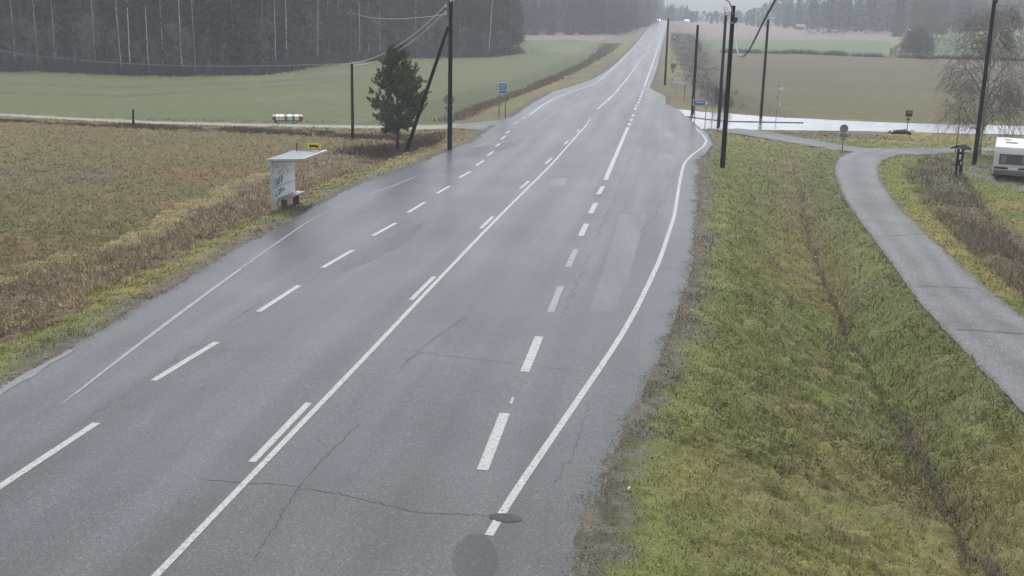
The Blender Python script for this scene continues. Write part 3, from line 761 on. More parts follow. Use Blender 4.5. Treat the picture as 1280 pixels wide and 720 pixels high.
# crumbs of gravel and soil along the asphalt edges, leaves on the verges
def c_crumb(P, r):
    return np.ones(len(P), bool)
def chips(name, x, y, z, size, cols, seed, label, cat, flat=.5):
    r = np.random.default_rng(seed); n = len(x); s = (size*(.4+1.1*r.random(n)))[:, None]
    base = np.c_[x, y, z]; th = r.uniform(0, 2*PI, n); V = []
    for k in range(3): V.append(base+np.c_[np.cos(th+k*2.1), np.sin(th+k*2.1), np.zeros(n)]*s*(.6+.5*r.random((n, 1))))
    V.append(base+np.c_[np.zeros(n), np.zeros(n), np.ones(n)]*s*flat)
    V = np.stack(V, 1).reshape(-1, 3); b = (np.arange(n)*4)[:, None]
    Fc = np.concatenate([b+np.array([[0, 1, 3]]), b+np.array([[1, 2, 3]]), b+np.array([[2, 0, 3]])])
    pick = np.asarray(cols)[r.integers(0, len(cols), n)]*(.6+.8*r.random((n, 1)))
    setp(mesh_np(name, V, Fc, M['blade'], col=np.repeat(pick, 4, 0)), label, cat, kind='stuff')
r = np.random.default_rng(301); n = 26000
yy = 15+75*r.random(n)**1.6; side = r.random(n) < .62; off = r.normal(.04, .15, n)+(fbm(yy*.9, side*9., 302)-.5)*.6
xx = np.where(side, road_R(yy)+off, road_L(yy)-off)
chips('edge_gravel', xx, yy, T(xx, yy)+.008, .012+.00025*yy, [(.10, .088, .07), (.06, .05, .038), (.16, .15, .135), (.075, .07, .03)], 303, 'loose grit and soil crumbs along the asphalt edges', 'gravel')
n = 9000; k = r.integers(0, len(pa), n); side = r.random(n) < .5; Pp = np.where(side[:, None], pa[k], pb[k])+r.normal(0, .09, (n, 2)); Pp = Pp[(Pp[:, 1] < 75)]
chips('path_edge_litter', Pp[:, 0], Pp[:, 1], T(Pp[:, 0], Pp[:, 1])+.014, .016+.0003*Pp[:, 1], [(.10, .088, .06), (.09, .10, .035), (.06, .05, .035)], 304, 'soil and grass bits spilling over the edges of the bike path', 'gravel')
P, Cc, r = scatter(16000, lambda P, r: (edge_d(P) > .8) & (P[:, 0] > 0), 305)
chips('fallen_leaves', P[:, 0], P[:, 1], P[:, 2]+.03, .022+.0002*P[:, 1], [(.20, .13, .06), (.13, .08, .045), (.24, .20, .11)], 306, 'small brown fallen leaves scattered on the right verge', 'leaves', .2)

# ------------------------------------------------------------------ trees
def seg_mesh(name, S, mtl, parent=None, k=3):
    """S: rows of p(3) q(3) r1 r2 -> one mesh of tapered k-sided twigs"""
    S = np.array(S, float); p, q = S[:, :3], S[:, 3:6]; r1, r2 = S[:, 6], S[:, 7]
    t = q-p; t /= np.maximum(np.linalg.norm(t, axis=1), 1e-9)[:, None]
    ref = np.where(np.abs(t[:, 2:3]) < .9, np.array([[0, 0, 1.]]), np.array([[1., 0, 0]]))
    a = np.cross(t, ref); a /= np.linalg.norm(a, axis=1)[:, None]; b = np.cross(t, a)
    V = []
    for P, rr in ((p, r1), (q, r2)):
        for i in range(k):
            th = 2*PI*i/k; V.append(P+rr[:, None]*(math.cos(th)*a+math.sin(th)*b))
    V = np.stack(V, 1).reshape(-1, 3); n = len(S); base = (np.arange(n)*2*k)[:, None]
    Fc = np.concatenate([base+np.array([[i, (i+1) % k, k+(i+1) % k, k+i]]) for i in range(k)])
    return mesh_np(name, V, Fc, mtl, parent)
def leaves(name, P, size, col, r, parent=None, flat=.6, mtl='leaf', stretch=1.6, ax=None):
    n = len(P); u = r.normal(0, 1, (n, 3)); u[:, 2] *= flat
    if ax is not None: u = u*.35+ax
    u /= np.linalg.norm(u, axis=1)[:, None]
    w = r.normal(0, 1, (n, 3)); w = np.cross(u, w); w /= np.maximum(np.linalg.norm(w, axis=1), 1e-6)[:, None]
    s = (size*(.5+r.random(n)))[:, None]
    V = np.stack([P-w*s*.5, P+w*s*.5, P+u*s*stretch], 1).reshape(-1, 3)
    g = (.4+1.5*r.random(n))[:, None]
    return mesh_np(name, V, np.arange(3*n).reshape(n, 3), M[mtl], parent, col=np.repeat(np.asarray(col)*g, 3, 0))
def limbs(trunk, S):
    """grow the limbs out of the trunk mesh itself"""
    import bmesh
    bm = bmesh.new(); bm.from_mesh(trunk.data)
    for s_ in S:
        p, q = Vector(s_[:3]), Vector(s_[3:6]); d_ = (q-p).normalized(); a = d_.orthogonal().normalized(); b = d_.cross(a); R1 = []; R2 = []
        for i in range(3):
            th = 2*PI*i/3; o = math.cos(th)*a+math.sin(th)*b; R1.append(bm.verts.new(p+o*s_[6])); R2.append(bm.verts.new(q+o*s_[7]))
        for i in range(3): bm.faces.new((R1[i], R1[(i+1) % 3], R2[(i+1) % 3], R2[i]))
    bm.to_mesh(trunk.data); bm.free()
def spruce_points(h, rad, z0, r, dens=1.0):
    pts = []; ax = []; segs = []; z = z0
    while z < h*.985:
        R = rad*(1-(z/h))**.75*(.8+.4*r.random()); nb = int(6+3*r.random())
        if z < z0+.12*h: R *= .75
        for b in range(nb):
            th = r.uniform(0, 2*PI); Rb = R*(.65+.6*r.random()); drop = -.35*Rb*(.4+r.random())
            m = max(3, int(Rb*5*dens))
            segs.append([0, 0, z, math.cos(th)*Rb*.8, math.sin(th)*Rb*.8, z+drop*.7, .03, .008])
            for i in range(m):
                s = (i+.6+r.random()*.5)/m; s = min(s, 1.05)
                c = np.array([math.cos(th)*Rb*s, math.sin(th)*Rb*s, z+drop*s*s])
                for _ in range(3):
                    pts.append(c+r.normal(0, 1, 3)*np.array([.16, .16, .10])*(.5+Rb*.25)); ax.append((math.cos(th)*.6, math.sin(th)*.6, -.5))
        z += h*.022*(.7+.6*r.random())
    return np.array(pts), np.array(ax), segs
def make_spruce(seed, h, rad, z0, label, group, col):
    r = np.random.default_rng(seed)
    t = thing('spruce_tree', label, 'tree', group=group)
    MB().tube([(0, 0, -.3), (.05, 0, h*.5), (0, 0, h)], [.17, .11, .02], 6).build('trunk', M['bark'], t, smooth=True)
    P, ax, S = spruce_points(h, rad, z0, r)
    leaves('crown', P, .26, np.array(col), r, t, ax=ax)
    return t
def make_forest_pine(seed, h, label, group):
    r = np.random.default_rng(seed); t = thing('pine_tree', label, 'tree', group=group)
    MB().tube([(0, 0, -.3), (.1, 0, h*.5), (0, .1, h)], [.16, .12, .03], 6).build('trunk', M['bark'], t, smooth=True)
    P = []
    for k in range(26):
        z = h*(.5+.5*r.random()); th = r.uniform(0, 2*PI); R = 1.9*(1-(z/h-.5)*1.1)*(.4+.7*r.random())
        P.append(np.array([math.cos(th)*R, math.sin(th)*R, z])+r.normal(0, .38, (60, 3))*np.array([1, 1, .6]))
    # dead lower branches
    leaves('crown', np.concatenate(P), .30, np.array((.026, .036, .019)), r, t)
    return t
def bare_tree(seed, h, spread, droop, trunk_r, fork=0.22, twigs=1.0, upright=.6, low=.18, tw=.006):
    r = np.random.default_rng(seed); S = []
    def grow(p, d, L, rad, lvl):
        n = 4 if lvl < 2 else 3; pts = [p]
        for i in range(n):
            d = d+r.normal(0, .10+.05*lvl, 3); d[2] += (-droop*(lvl >= 2)*.45 + .05*(lvl < 2)); d /= np.linalg.norm(d)
            q = p+d*L/n; r2 = max(rad*(1-.55*(i+1)/n), tw*.5); r1 = max(rad*(1-.55*i/n), tw*.5)
            S.append([*p, *q, r1, r2]); p = q; pts.append((p, d.copy(), r2))
        if lvl >= 3: return
        k = [0, int(6*twigs), int(6*twigs), 0][lvl] if lvl else 0
        for i in range(k):
            q, dd, rr = pts[1+int(r.integers(0, n))]
            s = r.normal(0, 1, 3); s -= dd*(s@dd); s /= np.linalg.norm(s); nd = dd*.75+s*.75; 
            grow(q, nd/np.linalg.norm(nd), L*(.45+.3*r.random()), rr*.6, lvl+1)
    # trunk as a slightly wandering line
    n = 10; p = np.array([0, 0, 0.]); T_ = [p]
    for i in range(n):
        p = p+np.array([r.normal(0, .02)*h/10, r.normal(0, .02)*h/10, h*.92/n]); T_.append(p)
    nbr = int(34*twigs**.5)
    for i in range(nbr):
        f = low+(1-low)*(i+r.random())/nbr; z = f*n; a = int(min(z, n-1)); q = T_[a]+(T_[a+1]-T_[a])*(z-a)
        th = r.uniform(0, 2*PI); prof = math.sin(PI*min(max((f-low)/(1-low), .0)*.85+.15, 1))**.6
        L = spread*(.45+.6*prof)*(.7+.5*r.random())
        d = np.array([math.cos(th), math.sin(th), upright+.5*f]); d /= np.linalg.norm(d)
        grow(q, d, L, trunk_r*.38*(1-f*.6), 1)
    rad = [max(trunk_r*(1-.93*i/n), .01) for i in range(n+1)]
    return T_, rad, S
def make_bare(name, seed, h, spread, droop, trunk_r, label, cat, group=None, bark='birch', twig='twig', thing_=True, **k):
    T_, rad, S = bare_tree(seed, h, spread, droop, trunk_r, **k)
    t = thing(name, label, cat, group=group)
    T_[0] = T_[0]-np.array([0, 0, .3])
    MB().tube(T_, rad, 7).build('trunk', M[bark], t, smooth=True); seg_mesh('crown', S, M[twig], t)
    return t
def dup(root, loc, rz, scale=1, label=None, group=None, rxy=(0, 0)):
    o = root.copy(); C.objects.link(o); o.location = [float(v) for v in loc]; o.rotation_euler = (rxy[0], rxy[1], rz)
    o.scale = (scale,)*3 if not hasattr(scale, '__len__') else scale
    if label: o['label'] = label
    if group: o['group'] = group
    for ch in root.children:
        c = ch.copy(); C.objects.link(c); c.parent = o
    return o
def place(proto, used, loc, rz, scale=1, label=None, group=None, rxy=(0, 0)):
    if not used:
        used.append(1); proto.location = [float(v) for v in loc]; proto.rotation_euler = (rxy[0], rxy[1], rz); proto.scale = (scale,)*3 if not hasattr(scale, '__len__') else scale
        if label: proto['label'] = label
        if group: proto['group'] = group
        return proto
    return dup(proto, loc, rz, scale, label, group, rxy)

LB_L = 'tall dark spruce in the forest edge beyond the green field on the left'; GR_L = 'spruces in the left forest edge'
LP_L = 'tall bare-stemmed pine in the forest edge beyond the green field on the left'; GP_L = 'pines in the left forest edge'
LM = 'hazy spruce in the wood beyond the brown field strip, left of the road'; GM = 'spruces in the middle wood'
LR = 'pale hazy spruce in the far tree line beyond the right hand fields'; GRR = 'spruces in the far right tree line'
LH = 'hazy spruce on the rising ground behind the upper right green field'; GH = 'spruces on the right hand rise'
sp = [(make_spruce(50+i, h, rd, z0, LB_L, GR_L, c), []) for i, (h, rd, z0, c) in enumerate([(19, 2.7, .5, (.022, .038, .019)), (21, 2.9, 3.5, (.018, .031, .018)), (16, 2.6, .3, (.024, .038, .020)), (22, 2.5, 6, (.021, .033, .019))])]
fp = (make_forest_pine(71, 20, LP_L, GP_L), [])
rr = random.Random(4)
def row(pts, step, depth, rows, fn):
    W = np.array([solve(x, y, T)[:2] for x, y in pts]); s = np.r_[0, np.cumsum(np.linalg.norm(np.diff(W, axis=0), axis=1))]
    for k in range(rows):
        q = rr.uniform(0, step)
        while q < s[-1]:
            x = np.interp(q, s, W[:, 0]); y = np.interp(q, s, W[:, 1]); i = min(np.searchsorted(s, q), len(W)-1); i = max(i, 1)
            t = W[i]-W[i-1]; t = t/np.linalg.norm(t); nn = np.array([-t[1], t[0]])
            if nn[1] < 0: nn = -nn
            px, py = np.array([x, y])+nn*(1+k*depth+rr.uniform(-.35, .35)*depth)
            fn(px, py, k); q += step*rr.uniform(.65, 1.35)
EDGE_L = [(-60,84.5),(85,87),(200,92),(320,90),(400,77.5),(500,70.5),(600,69.5),(640,65)]
def f_left(x, y, k):
    pr, u = fp if rr.random() < (.35 if k else .2) else sp[rr.randrange(4)]
    g = pr is fp[0]
    place(pr, u, (x, y, float(T(x, y))-.1), rr.uniform(0, 6), rr.uniform(.8, 1.15), LP_L if g else LB_L, GP_L if g else GR_L)
row(EDGE_L, 5.0, 4.5, 3, f_left)
def f_mid(x, y, k):
    pr, u = sp[rr.choice((0, 2, 1))]; place(pr, u, (x, y, float(T(x, y))-.1), rr.uniform(0, 6), rr.uniform(.75, 1.1), LM, GM)
row([(642,62),(643,52),(645,45)], 8, 6, 1, f_mid)
row([(645,44),(700,43.5),(740,44),(770,43),(790,38),(806,33)], 7.5, 7, 2, f_mid)
row([(806,31),(814,28.5)], 15, 8, 2, f_mid)
def far_s(x, y): return float(np.interp(640+1400*x/y, [840, 855, 900, 935, 960, 1060, 1085, 1120, 1150, 1170], [.6, .45, .42, .5, .9, .9, .6, .35, .3, 1]))
def f_far(x, y, k):
    pr, u = sp[rr.choice((0, 2))]; place(pr, u, (x, y, float(T(x, y))-.1), rr.uniform(0, 6), rr.uniform(.7, 1.0)*far_s(x, y), LR, GRR)
row([(848,26),(870,28.5),(900,30),(950,33.5),(1000,35.5),(1050,37.5),(1100,39),(1135,40)], 10, 12, 2, f_far)
def f_hill(x, y, k):
    pr, u = sp[rr.choice((0, 1, 2))]; place(pr, u, (x, y, float(T(x, y))-.1), rr.uniform(0, 6), rr.uniform(.7, 1.05), LH, GH)
row([(1152,46),(1165,45),(1200,41),(1240,38),(1280,36),(1360,33)], 8.5, 8, 2, f_hill)
# deep wood behind the individual trees: one mass
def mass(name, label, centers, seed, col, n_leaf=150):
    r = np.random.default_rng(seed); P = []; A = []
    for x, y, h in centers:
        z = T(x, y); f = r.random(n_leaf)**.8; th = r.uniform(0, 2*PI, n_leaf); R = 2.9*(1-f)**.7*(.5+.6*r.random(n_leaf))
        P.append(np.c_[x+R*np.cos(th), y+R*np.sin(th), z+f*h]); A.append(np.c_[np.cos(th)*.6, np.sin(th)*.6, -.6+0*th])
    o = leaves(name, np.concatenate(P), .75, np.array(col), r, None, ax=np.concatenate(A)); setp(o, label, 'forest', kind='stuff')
cen = []
def mrow(pts, step, depth, rows, start, hh):
    global cen; cen = []
    row(pts, step, depth, rows, lambda x, y, k: cen.append((x, y+start, hh*rr.uniform(.8, 1.1)*(far_s(x, y) if hh == 15 else 1)))); return cen
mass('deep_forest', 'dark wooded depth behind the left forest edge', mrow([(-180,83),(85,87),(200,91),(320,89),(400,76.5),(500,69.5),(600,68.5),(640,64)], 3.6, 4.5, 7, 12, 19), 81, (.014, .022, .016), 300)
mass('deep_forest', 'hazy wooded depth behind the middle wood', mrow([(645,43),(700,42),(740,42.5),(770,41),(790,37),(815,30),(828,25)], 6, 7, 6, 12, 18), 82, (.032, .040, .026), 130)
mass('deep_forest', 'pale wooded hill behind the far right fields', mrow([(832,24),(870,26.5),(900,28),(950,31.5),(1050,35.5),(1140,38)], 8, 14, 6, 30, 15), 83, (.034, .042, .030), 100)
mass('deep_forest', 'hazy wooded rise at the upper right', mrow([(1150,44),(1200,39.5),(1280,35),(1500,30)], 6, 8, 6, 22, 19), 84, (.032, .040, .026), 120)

LU = 'leafless grey understorey tree at the foot of the left forest edge'
M['twig_grey'] = mat('grey_bare_twigs', (.16, .14, .12), .9)
ut = (make_bare('bare_tree', 121, 7, 1.9, .1, .07, LU, 'tree', 'leafless understorey trees of the left forest edge', bark='twig_grey', twig='twig_grey', low=.08, twigs=.8, tw=.03, upright=.9), [])
for x in list(range(6, 636, 23)):
    x += rr.uniform(-8, 8); g = solve(x, np.interp(x, [p[0] for p in EDGE_L], [p[1] for p in EDGE_L])+.6, T); place(*ut, g, rr.uniform(0, 6), rr.uniform(.5, 1.15), LU, 'leafless understorey trees of the left forest edge')

# white birch stems along the left forest edge
LBI = 'slender white birch stem against the dark forest beyond the green field'; GBI = 'white birches in the left forest edge'
bp_ = (make_bare('birch_tree', 91, 19, 1.6, .25, .105, LBI, 'tree', GBI, bark='birch_pale', twig='twig_far', low=.45, twigs=.55, tw=.02), [])
BIR = [(95,87.0,0,1),(163,90,.02,1),(228,92,0,.85),(262,90,0,1.0),(294,90,-.015,1),(300,90,0,.9),(359,85,0,1),(382,80,-.01,1),(386,81,0,1),(389,80,.01,.8),(397,79,.03,.9),(405,77.5,0,1.1),(411,77,0,.9),(421,76.5,.045,1),
       (439,74.5,0,.8),(461,73,0,.8),(592,69.5,0,.7),(611,69,.055,1.0),(20,85,0,.8),(48,86,0,.7),(152,90,-.02,.8),(330,88,0,.8),(70,86,.01,.8),(120,88,0,.9),(186,91,.01,.9),(205,91,0,.8),(245,91,-.01,.9),(278,89,.01,.9),(310,88,0,.9),(318,88,.02,.8),(371,82,0,.9),(432,75,.01,.8),(450,74,0,.8),(520,70,0,.8),(548,70,.01,.7),(575,69.5,0,.8),(345,87,.01,.7),(475,72.5,0,.7)]
for x, y, lean, s in BIR:
    g = solve(x, y, T); k = rr.uniform(.2, 3.5); g = g+np.array([g[0]/g[1], 1, 0])*k
    if (x, y) == (611, 69): lb = 'leaning white birch stem near the right hand end of the left forest'; gp = None
    else: lb, gp = LBI, GBI
    o = place(*bp_, (g[0], g[1], float(T(g[0], g[1]))-.1), rr.uniform(0, 6) if not lean else 0, (s*.95, s*.95, 1), lb, gp, (0, lean*1.0))
    if gp is None and 'group' in o: del o['group']

# big bare birch and small bare tree by the notice board
g = G(1224, 194); hgt = ztop(g, 14)
o = make_bare('birch_tree', 101, hgt, hgt*.31, .85, .11, 'bare drooping birch with fine brown twigs behind the right hand pole, beside the caravan', 'tree', bark='birch', twig='twig', low=.14, twigs=1.5, tw=.016)
o.location = [float(v) for v in g]
g = G(1194, 190); o = make_bare('bare_tree', 103, ztop(g, 108), 1.5, .35, .05, 'small bare tree with spreading twigs just behind the notice board', 'tree', bark='twig', twig='twig', low=.2, twigs=.8, tw=.014)
o.location = [float(v) for v in g]
# bushy bare trees standing at the field margin in the right distance
LBU = 'bare bushy tree in the clump between the two far green fields'
bt = (make_bare('bare_tree', 111, 9, 2.6, .05, .13, LBU, 'tree', 'bare trees in the field clump', bark='twig_far', twig='twig_far', low=.05, twigs=1.05, tw=.04, upright=.9), [])
for x, y, s in ((1113,71.5,.28),(1119,71.5,.36),(1125,72,.45),(1131,72,.62),(1136,72,.78),(1141,72,.85),(1146,72.5,.80),(1151,73,.86),(1156,73,.75),(1160,73,.62),(1134,71,.7),(1148,71,.95),(1143,70,.8)):
    g = G(x, y); place(*bt, g, rr.uniform(0, 6), (s*.8, s*.8, s*.85), LBU, 'bare trees in the field clump')
LB2 = 'bare bushy tree beside the right hand woods behind the upper green field'
for x, y, s in ((1158,50,1.5),(1164,49,1.9),(1170,48,1.7),(1150,46,1.5),(1140,44,1.3)):
    g = G(x, y); place(*bt, g, rr.uniform(0, 6), s, LB2, 'bare trees by the right hand woods')
LB3 = 'low bare bush in the brush right of the far road'
for x, y, s in ((860,50,.22),(864,56,.28),(869,61,.30),(874,66,.25),(903,136,.16),(909,139,.17),(896,130,.18)):
    g = G(x, y); place(*bt, g, rr.uniform(0, 6), s, LB3, 'bushes in the brush strip')

# young pine left of the road
g = G(497, 192); hp = ztop(g, 57)
r = np.random.default_rng(77); t = thing('pine_tree', 'bushy dark green young pine standing alone left of the road', 'tree', g)
tr = MB().tube([(0, 0, -.3), (.03, 0, hp*.3), (-.04, 0, hp*.7), (0, 0, hp*.97)], [.13, .11, .06, .015], 8).build('trunk', M['bark'], t, smooth=True)
P = []; A = []; S = []; z = hp*.20
prof_z = [.18, .26, .36, .47, .55, .62, .75, .88, 1.0]; prof_r = [.9, 1.5, 1.7, 2.05, 1.75, 1.35, 1.15, .65, .08]
while z < hp*.985:
    Rz = np.interp(z/hp, prof_z, prof_r)
    for b in range(int(5+r.random()*2.5)):
        th = r.uniform(0, 2*PI); R = Rz*(.55+.6*r.random()**.7); rise = .22*R+.25*R*(z/hp)
        e = np.array([math.cos(th)*R, math.sin(th)*R, z+rise]); S.append([0, 0, z, *(e*.9+np.array([0, 0, z])*.1), .022, .006])
        nsub = int(3+R*5)
        for i in range(nsub):
            f = .32+.68*(i+r.random())/nsub; c = np.array([e[0]*f, e[1]*f, z+rise*f*f])+r.normal(0, .08, 3)
            # a needle shoot: tuft around a short upward twig
            d = np.array([math.cos(th)*.6, math.sin(th)*.6, .75])+r.normal(0, .3, 3); d /= np.linalg.norm(d); Ls = .22+.18*r.random()
            S.append([*c, *(c+d*Ls), .007, .004]); q = r.random((40, 1)); P.append(c+d*Ls*q+r.normal(0, .03, (40, 3))); A.append(np.tile(d*.8, (40, 1))+r.normal(0, .7, (40, 3)))
    z += .13+.11*r.random()
P = np.concatenate(P); A = np.concatenate(A)
leaves('crown', P, .062, np.array((.085, .122, .050)), r, t, ax=A, stretch=1.9)
limbs(tr, S)

# ------------------------------------------------------------------ things
def face(g): return -math.atan2(g[0], g[1])
def add_pole(base, top, rad, label, mtl='pole', group='wooden utility poles', rtop=None):
    g = G(*base); h = ztop(g, top); t = thing('utility_pole', label, 'utility pole', g, face(g), group)
    MB().tube([(0, 0, -.5), (0, 0, h*.5), (0, 0, h)], [rad, (rad+(rtop or rad*.75))/2, rtop or rad*.75], 12).build('pole', M[mtl], t, smooth=False)
    return t, g, h
def at(t, px, g, h):                             # local height on a pole for an image row
    return ztop(g, px)
def insulator(t, p, s=1.0):
    o = MB().tube([(p[0], p[1], p[2]-.06*s), (p[0], p[1], p[2]), (p[0], p[1], p[2]+.03*s), (p[0], p[1], p[2]+.10*s)], [.012*s, .055*s, .045*s, .025*s], 10).build('insulator', M['porcelain'], t); return o
# A: tall pole left of the road with strut
tA, gA, hA = add_pole((562,187), -7, .15, 'tall dark utility pole with a slanting strut, left of the road')
sb = G(504, 193); R_ = Matrix.Rotation(-face(gA), 3, 'Z') if False else None
import mathutils
def loc_in(t, w):                                 # world point to the thing's own frame
    a = -t.rotation_euler[2]; d = np.array(w)-np.array(t.location)
    return (d[0]*math.cos(a)-d[1]*math.sin(a), d[0]*math.sin(a)+d[1]*math.cos(a), d[2])
hs = ztop(gA, 33); l0 = loc_in(tA, sb)
MB().tube([(l0[0], l0[1], l0[2]-.4), (-.14, 0, hs)], [.13, .10], 10).build('strut', M['pole'], tA)
MB().box((-.09, 0, hs+.02), (.34, .16, .08)).build('strut_bracket', M['galv'], tA, .01)
zt = [ztop(gA, 9), ztop(gA, 17)]
for z in zt:
    MB().tube([(-.12, 0, z-.04), (-.30, 0, z-.04), (-.30, 0, z+.02)], .014, 6).build('insulator_hook', M['galv'], tA); insulator(tA, (-.30, 0, z+.04), 1.2)
insulator(tA, (.0, -.16, ztop(gA, 1)), 1.6); insulator(tA, (.18, 0, ztop(gA, 1)), 1.4)
# B: short pole at the near side of the track
tB, gB, hB = add_pole((441,173), 78, .12, 'short dark utility pole left of the young pine')
insulator(tB, (-.16, 0, hB-.15), 1.2); insulator(tB, (.16, 0, hB-.30), 1.2)
# C: pole before the forest
tC, gC, hC = add_pole((439.5,86), 15, .07, 'thin far utility pole in front of the left forest', 'pole_grey')
MB().box((0, 0, hC-.35), (.9, .1, .1)).build('crossarm', M['pole_grey'], tC); insulator(tC, (-.38, 0, hC-.25), 1.6); insulator(tC, (.38, 0, hC-.25), 1.6)
# right hand poles
tD, gD, hD = add_pole((903,209), 7, .15, 'nearest thick utility pole at the junction with lamp arm and dangling cable')
MB().box((0, .0, hD-.95), (.34, .34, .1)).build('band', M['galv'], tD, .01)
zj = ztop(gD, 25); MB().box((.20, 0, zj), (.16, .2, .32)).build('cable_clamp', M['black'], tD, .02)
MB().tube([(-.02, -.12, hD-.5), (-.10, -.2, hD-.1), (-.28, -.32, hD+.22), (-.62, -.5, hD+.38), (-1.6, -.9, hD+.42)], [.04, .04, .035, .035, .03], 8).build('lamp_arm', M['galv'], tD)
lh = MB(); lh.box((-2.0, -1.06, hD+.42), (.75, .26, .13), rz=.42); lamp = lh.build('lamp_head', M['galv'], tD, .03)
MB().box((-2.0, -1.06, hD+.345), (.5, .18, .02), rz=.42).build('lens', M['porcelain'], lamp)
tE, gE, hE = add_pole((898,158), 19, .15, 'dark utility pole just behind the thick junction pole')
MB().tube([(0, 0, hE), (-.1, 0, hE+.35), (-.15, 0, hE+.6)], .02, 6).build('bracket', M['galv'], tE); insulator(tE, (-.15, 0, hE+.55), 1.8); insulator(tE, (.08, 0, hE+.45), 1.6)
tF, gF, hF = add_pole((865.5,142), 31, .16, 'dark utility pole behind the blue arrow sign')
tG, gG, hG = add_pole((831,106), 23, .17, 'farthest dark utility pole right beside the far road')
tH, gH, hH = add_pole((951,147), 25, .15, 'utility pole at the edge of the brown field, right of the junction')
MB().tube([(0, 0, hH), (.05, 0, hH+.12), (.28, -.1, hH+.2)], .03, 6).build('lamp_arm', M['galv'], tH); MB().box((.38, -.15, hH+.2), (.42, .2, .09), rz=-.3).build('lamp_head', M['porcelain'], tH, .02)
tI, gI, hI = add_pole((1217.5,206), -14, .15, 'tall utility pole in front of the bare birch by the caravan')
MB().box((.12, 0, ztop(gI, 2)), (.18, .14, .2)).build('cable_clamp', M['black'], tI, .02)

def wire(name, a, b, sag, rad, label, group=None, mtl='wire', n=26, power=1):
    a = np.array(a); b = np.array(b); P = []
    for i in range(n+1):
        s = i/n; p = a*(1-s)+b*s; p = p+np.array([0, 0, -4*sag*s*(1-s)]); P.append(p)
    o = MB().tube(P, rad, 5).build(name, M[mtl]); setp(o, label, 'wire', group); return o
def wpt(t, l):
    a = t.rotation_euler[2]; return np.array([l[0]*math.cos(a)-l[1]*math.sin(a), l[0]*math.sin(a)+l[1]*math.cos(a), l[2]])+np.array(t.location)
pB1, pB2 = wpt(tB, (-.16, 0, hB-.07)), wpt(tB, (.16, 0, hB-.22))
wire('overhead_wire', wpt(tA, (-.30, 0, zt[0]+.12)), pB1, .75, .034, 'upper of the two wires from the strutted pole to the short pole')
wire('overhead_wire', wpt(tA, (-.30, 0, zt[1]+.12)), pB2, .75, .034, 'lower of the two wires from the strutted pole to the short pole')
e = solve(-120, 100, T); e = e+np.array([0, 0, 6.0])
wire('overhead_wire', pB1, e, 1.6, .009, 'faint wire running left from the short pole over the green field')
wire('overhead_wire', wpt(tA, (-.2, 0, ztop(gA, 18))), wpt(tC, (.38, 0, hC-.15)), .55, .018, 'thin level wire from the strutted pole to the far forest pole')
# loose cable: from the clamp on the junction pole, sagging and rising towards the viewer
pa_ = wpt(tD, (.26, 0, ztop(gD, 27))); P = []
pe_ = np.array([3.1, 6.0, 10.6])
def cable_pts(sag, end, n=60):
    out = []
    for i in range(n+1):
        s = i/n; p = pa_*(1-s)+end*s; out.append(p+np.array([0, 0, -4*sag*s*(1-s)]))
    return out
KP = [(919.5,45,58),(921,60,55),(924,69,52),(928.5,70.5,49),(934,66,46),(940,56,42),(948,40,38),(958,20,33),(969,0,29),(990,-45,22),(1030,-140,15),(1150,-420,8)]
K_ = [pa_]+[CAM+ray(x, y)/ray(x, y)[1]*d_ for x, y, d_ in KP]; K_ = [K_[0]]+K_+[K_[-1]]; P = []
for i in range(1, len(K_)-2):
    for j in range(6):
        t_ = j/6; a, b, c, d_ = K_[i-1:i+3]; P.append(.5*((2*b)+(c-a)*t_+(2*a-5*b+4*c-d_)*t_**2+(3*b-a-3*c+d_)*t_**3))
P.append(K_[-1])
o = MB().tube(P, .034, 6).build('hanging_cable', M['cable']); setp(o, 'loose grey cable sagging from the thick junction pole', 'cable')

# ---- signs
def sign(name, label, base, posts, boards, cat='road sign', yaw=0, post_mat='galv', group=None, pr=.035):
    """posts: (px, top row); boards: (px0, py0, px1, py1, shape, mat, thickness)"""
    g = G(*base); t = thing(name, label, cat, g, face(g)+yaw, group)
    depth = (g-CAM) @ fwd; k = depth/F
    lx = lambda px: (px-base[0])*k
    for px, top in posts:
        h = ztop(g, top); MB().tube([(lx(px), .03, -.3), (lx(px), .03, h)], pr, 8).build('post', M[post_mat], t)
    out = []
    for x0, y0, x1, y1, shp, mt, *rest in boards:
        z1, z0 = ztop(g, y0), ztop(g, y1); xa, xb = lx(x0), lx(x1); cx, cz = (xa+xb)/2, (z0+z1)/2; m = MB(); yy = -.02-.012*len(out)
        if shp == 'rect': m.box((cx, yy, cz), (xb-xa, .03, z1-z0))
        elif shp == 'disc': m.tube([(cx, yy-.015, cz), (cx, yy+.015, cz)], (xb-xa)/2, 24)
        elif shp == 'tri': m.prism([(xa, z1), (xb, z1), (cx, z0)], yy-.015, yy+.015)
        elif shp == 'triup': m.prism([(xa, z0), (xb, z0), (cx, z1)], yy-.015, yy+.015)
        elif shp == 'arrow': d = (z1-z0)*.5; m.prism([(xa, z0), (xb-d, z0), (xb, cz), (xb-d, z1), (xa, z1)], yy-.02, yy+.02)
        o = m.build(rest[0] if rest else 'board', M[mt], t); out.append(o)
    return t, out, k
sign('road_sign', 'blue rectangular sign on two grey posts left of the road beyond the track', (628,147), [(623.5,104),(631.5,104)],
     [(622.5,103.5,633.2,117.5,'rect','white'),(623.3,104.3,632.5,116.8,'rect','blue','blue_face'),(624.8,106.5,631,107.4,'rect','white','lettering'),(624.8,109.5,630,110.4,'rect','white','lettering'),(624.8,112.5,631.5,113.4,'rect','white','lettering')], pr=.05)
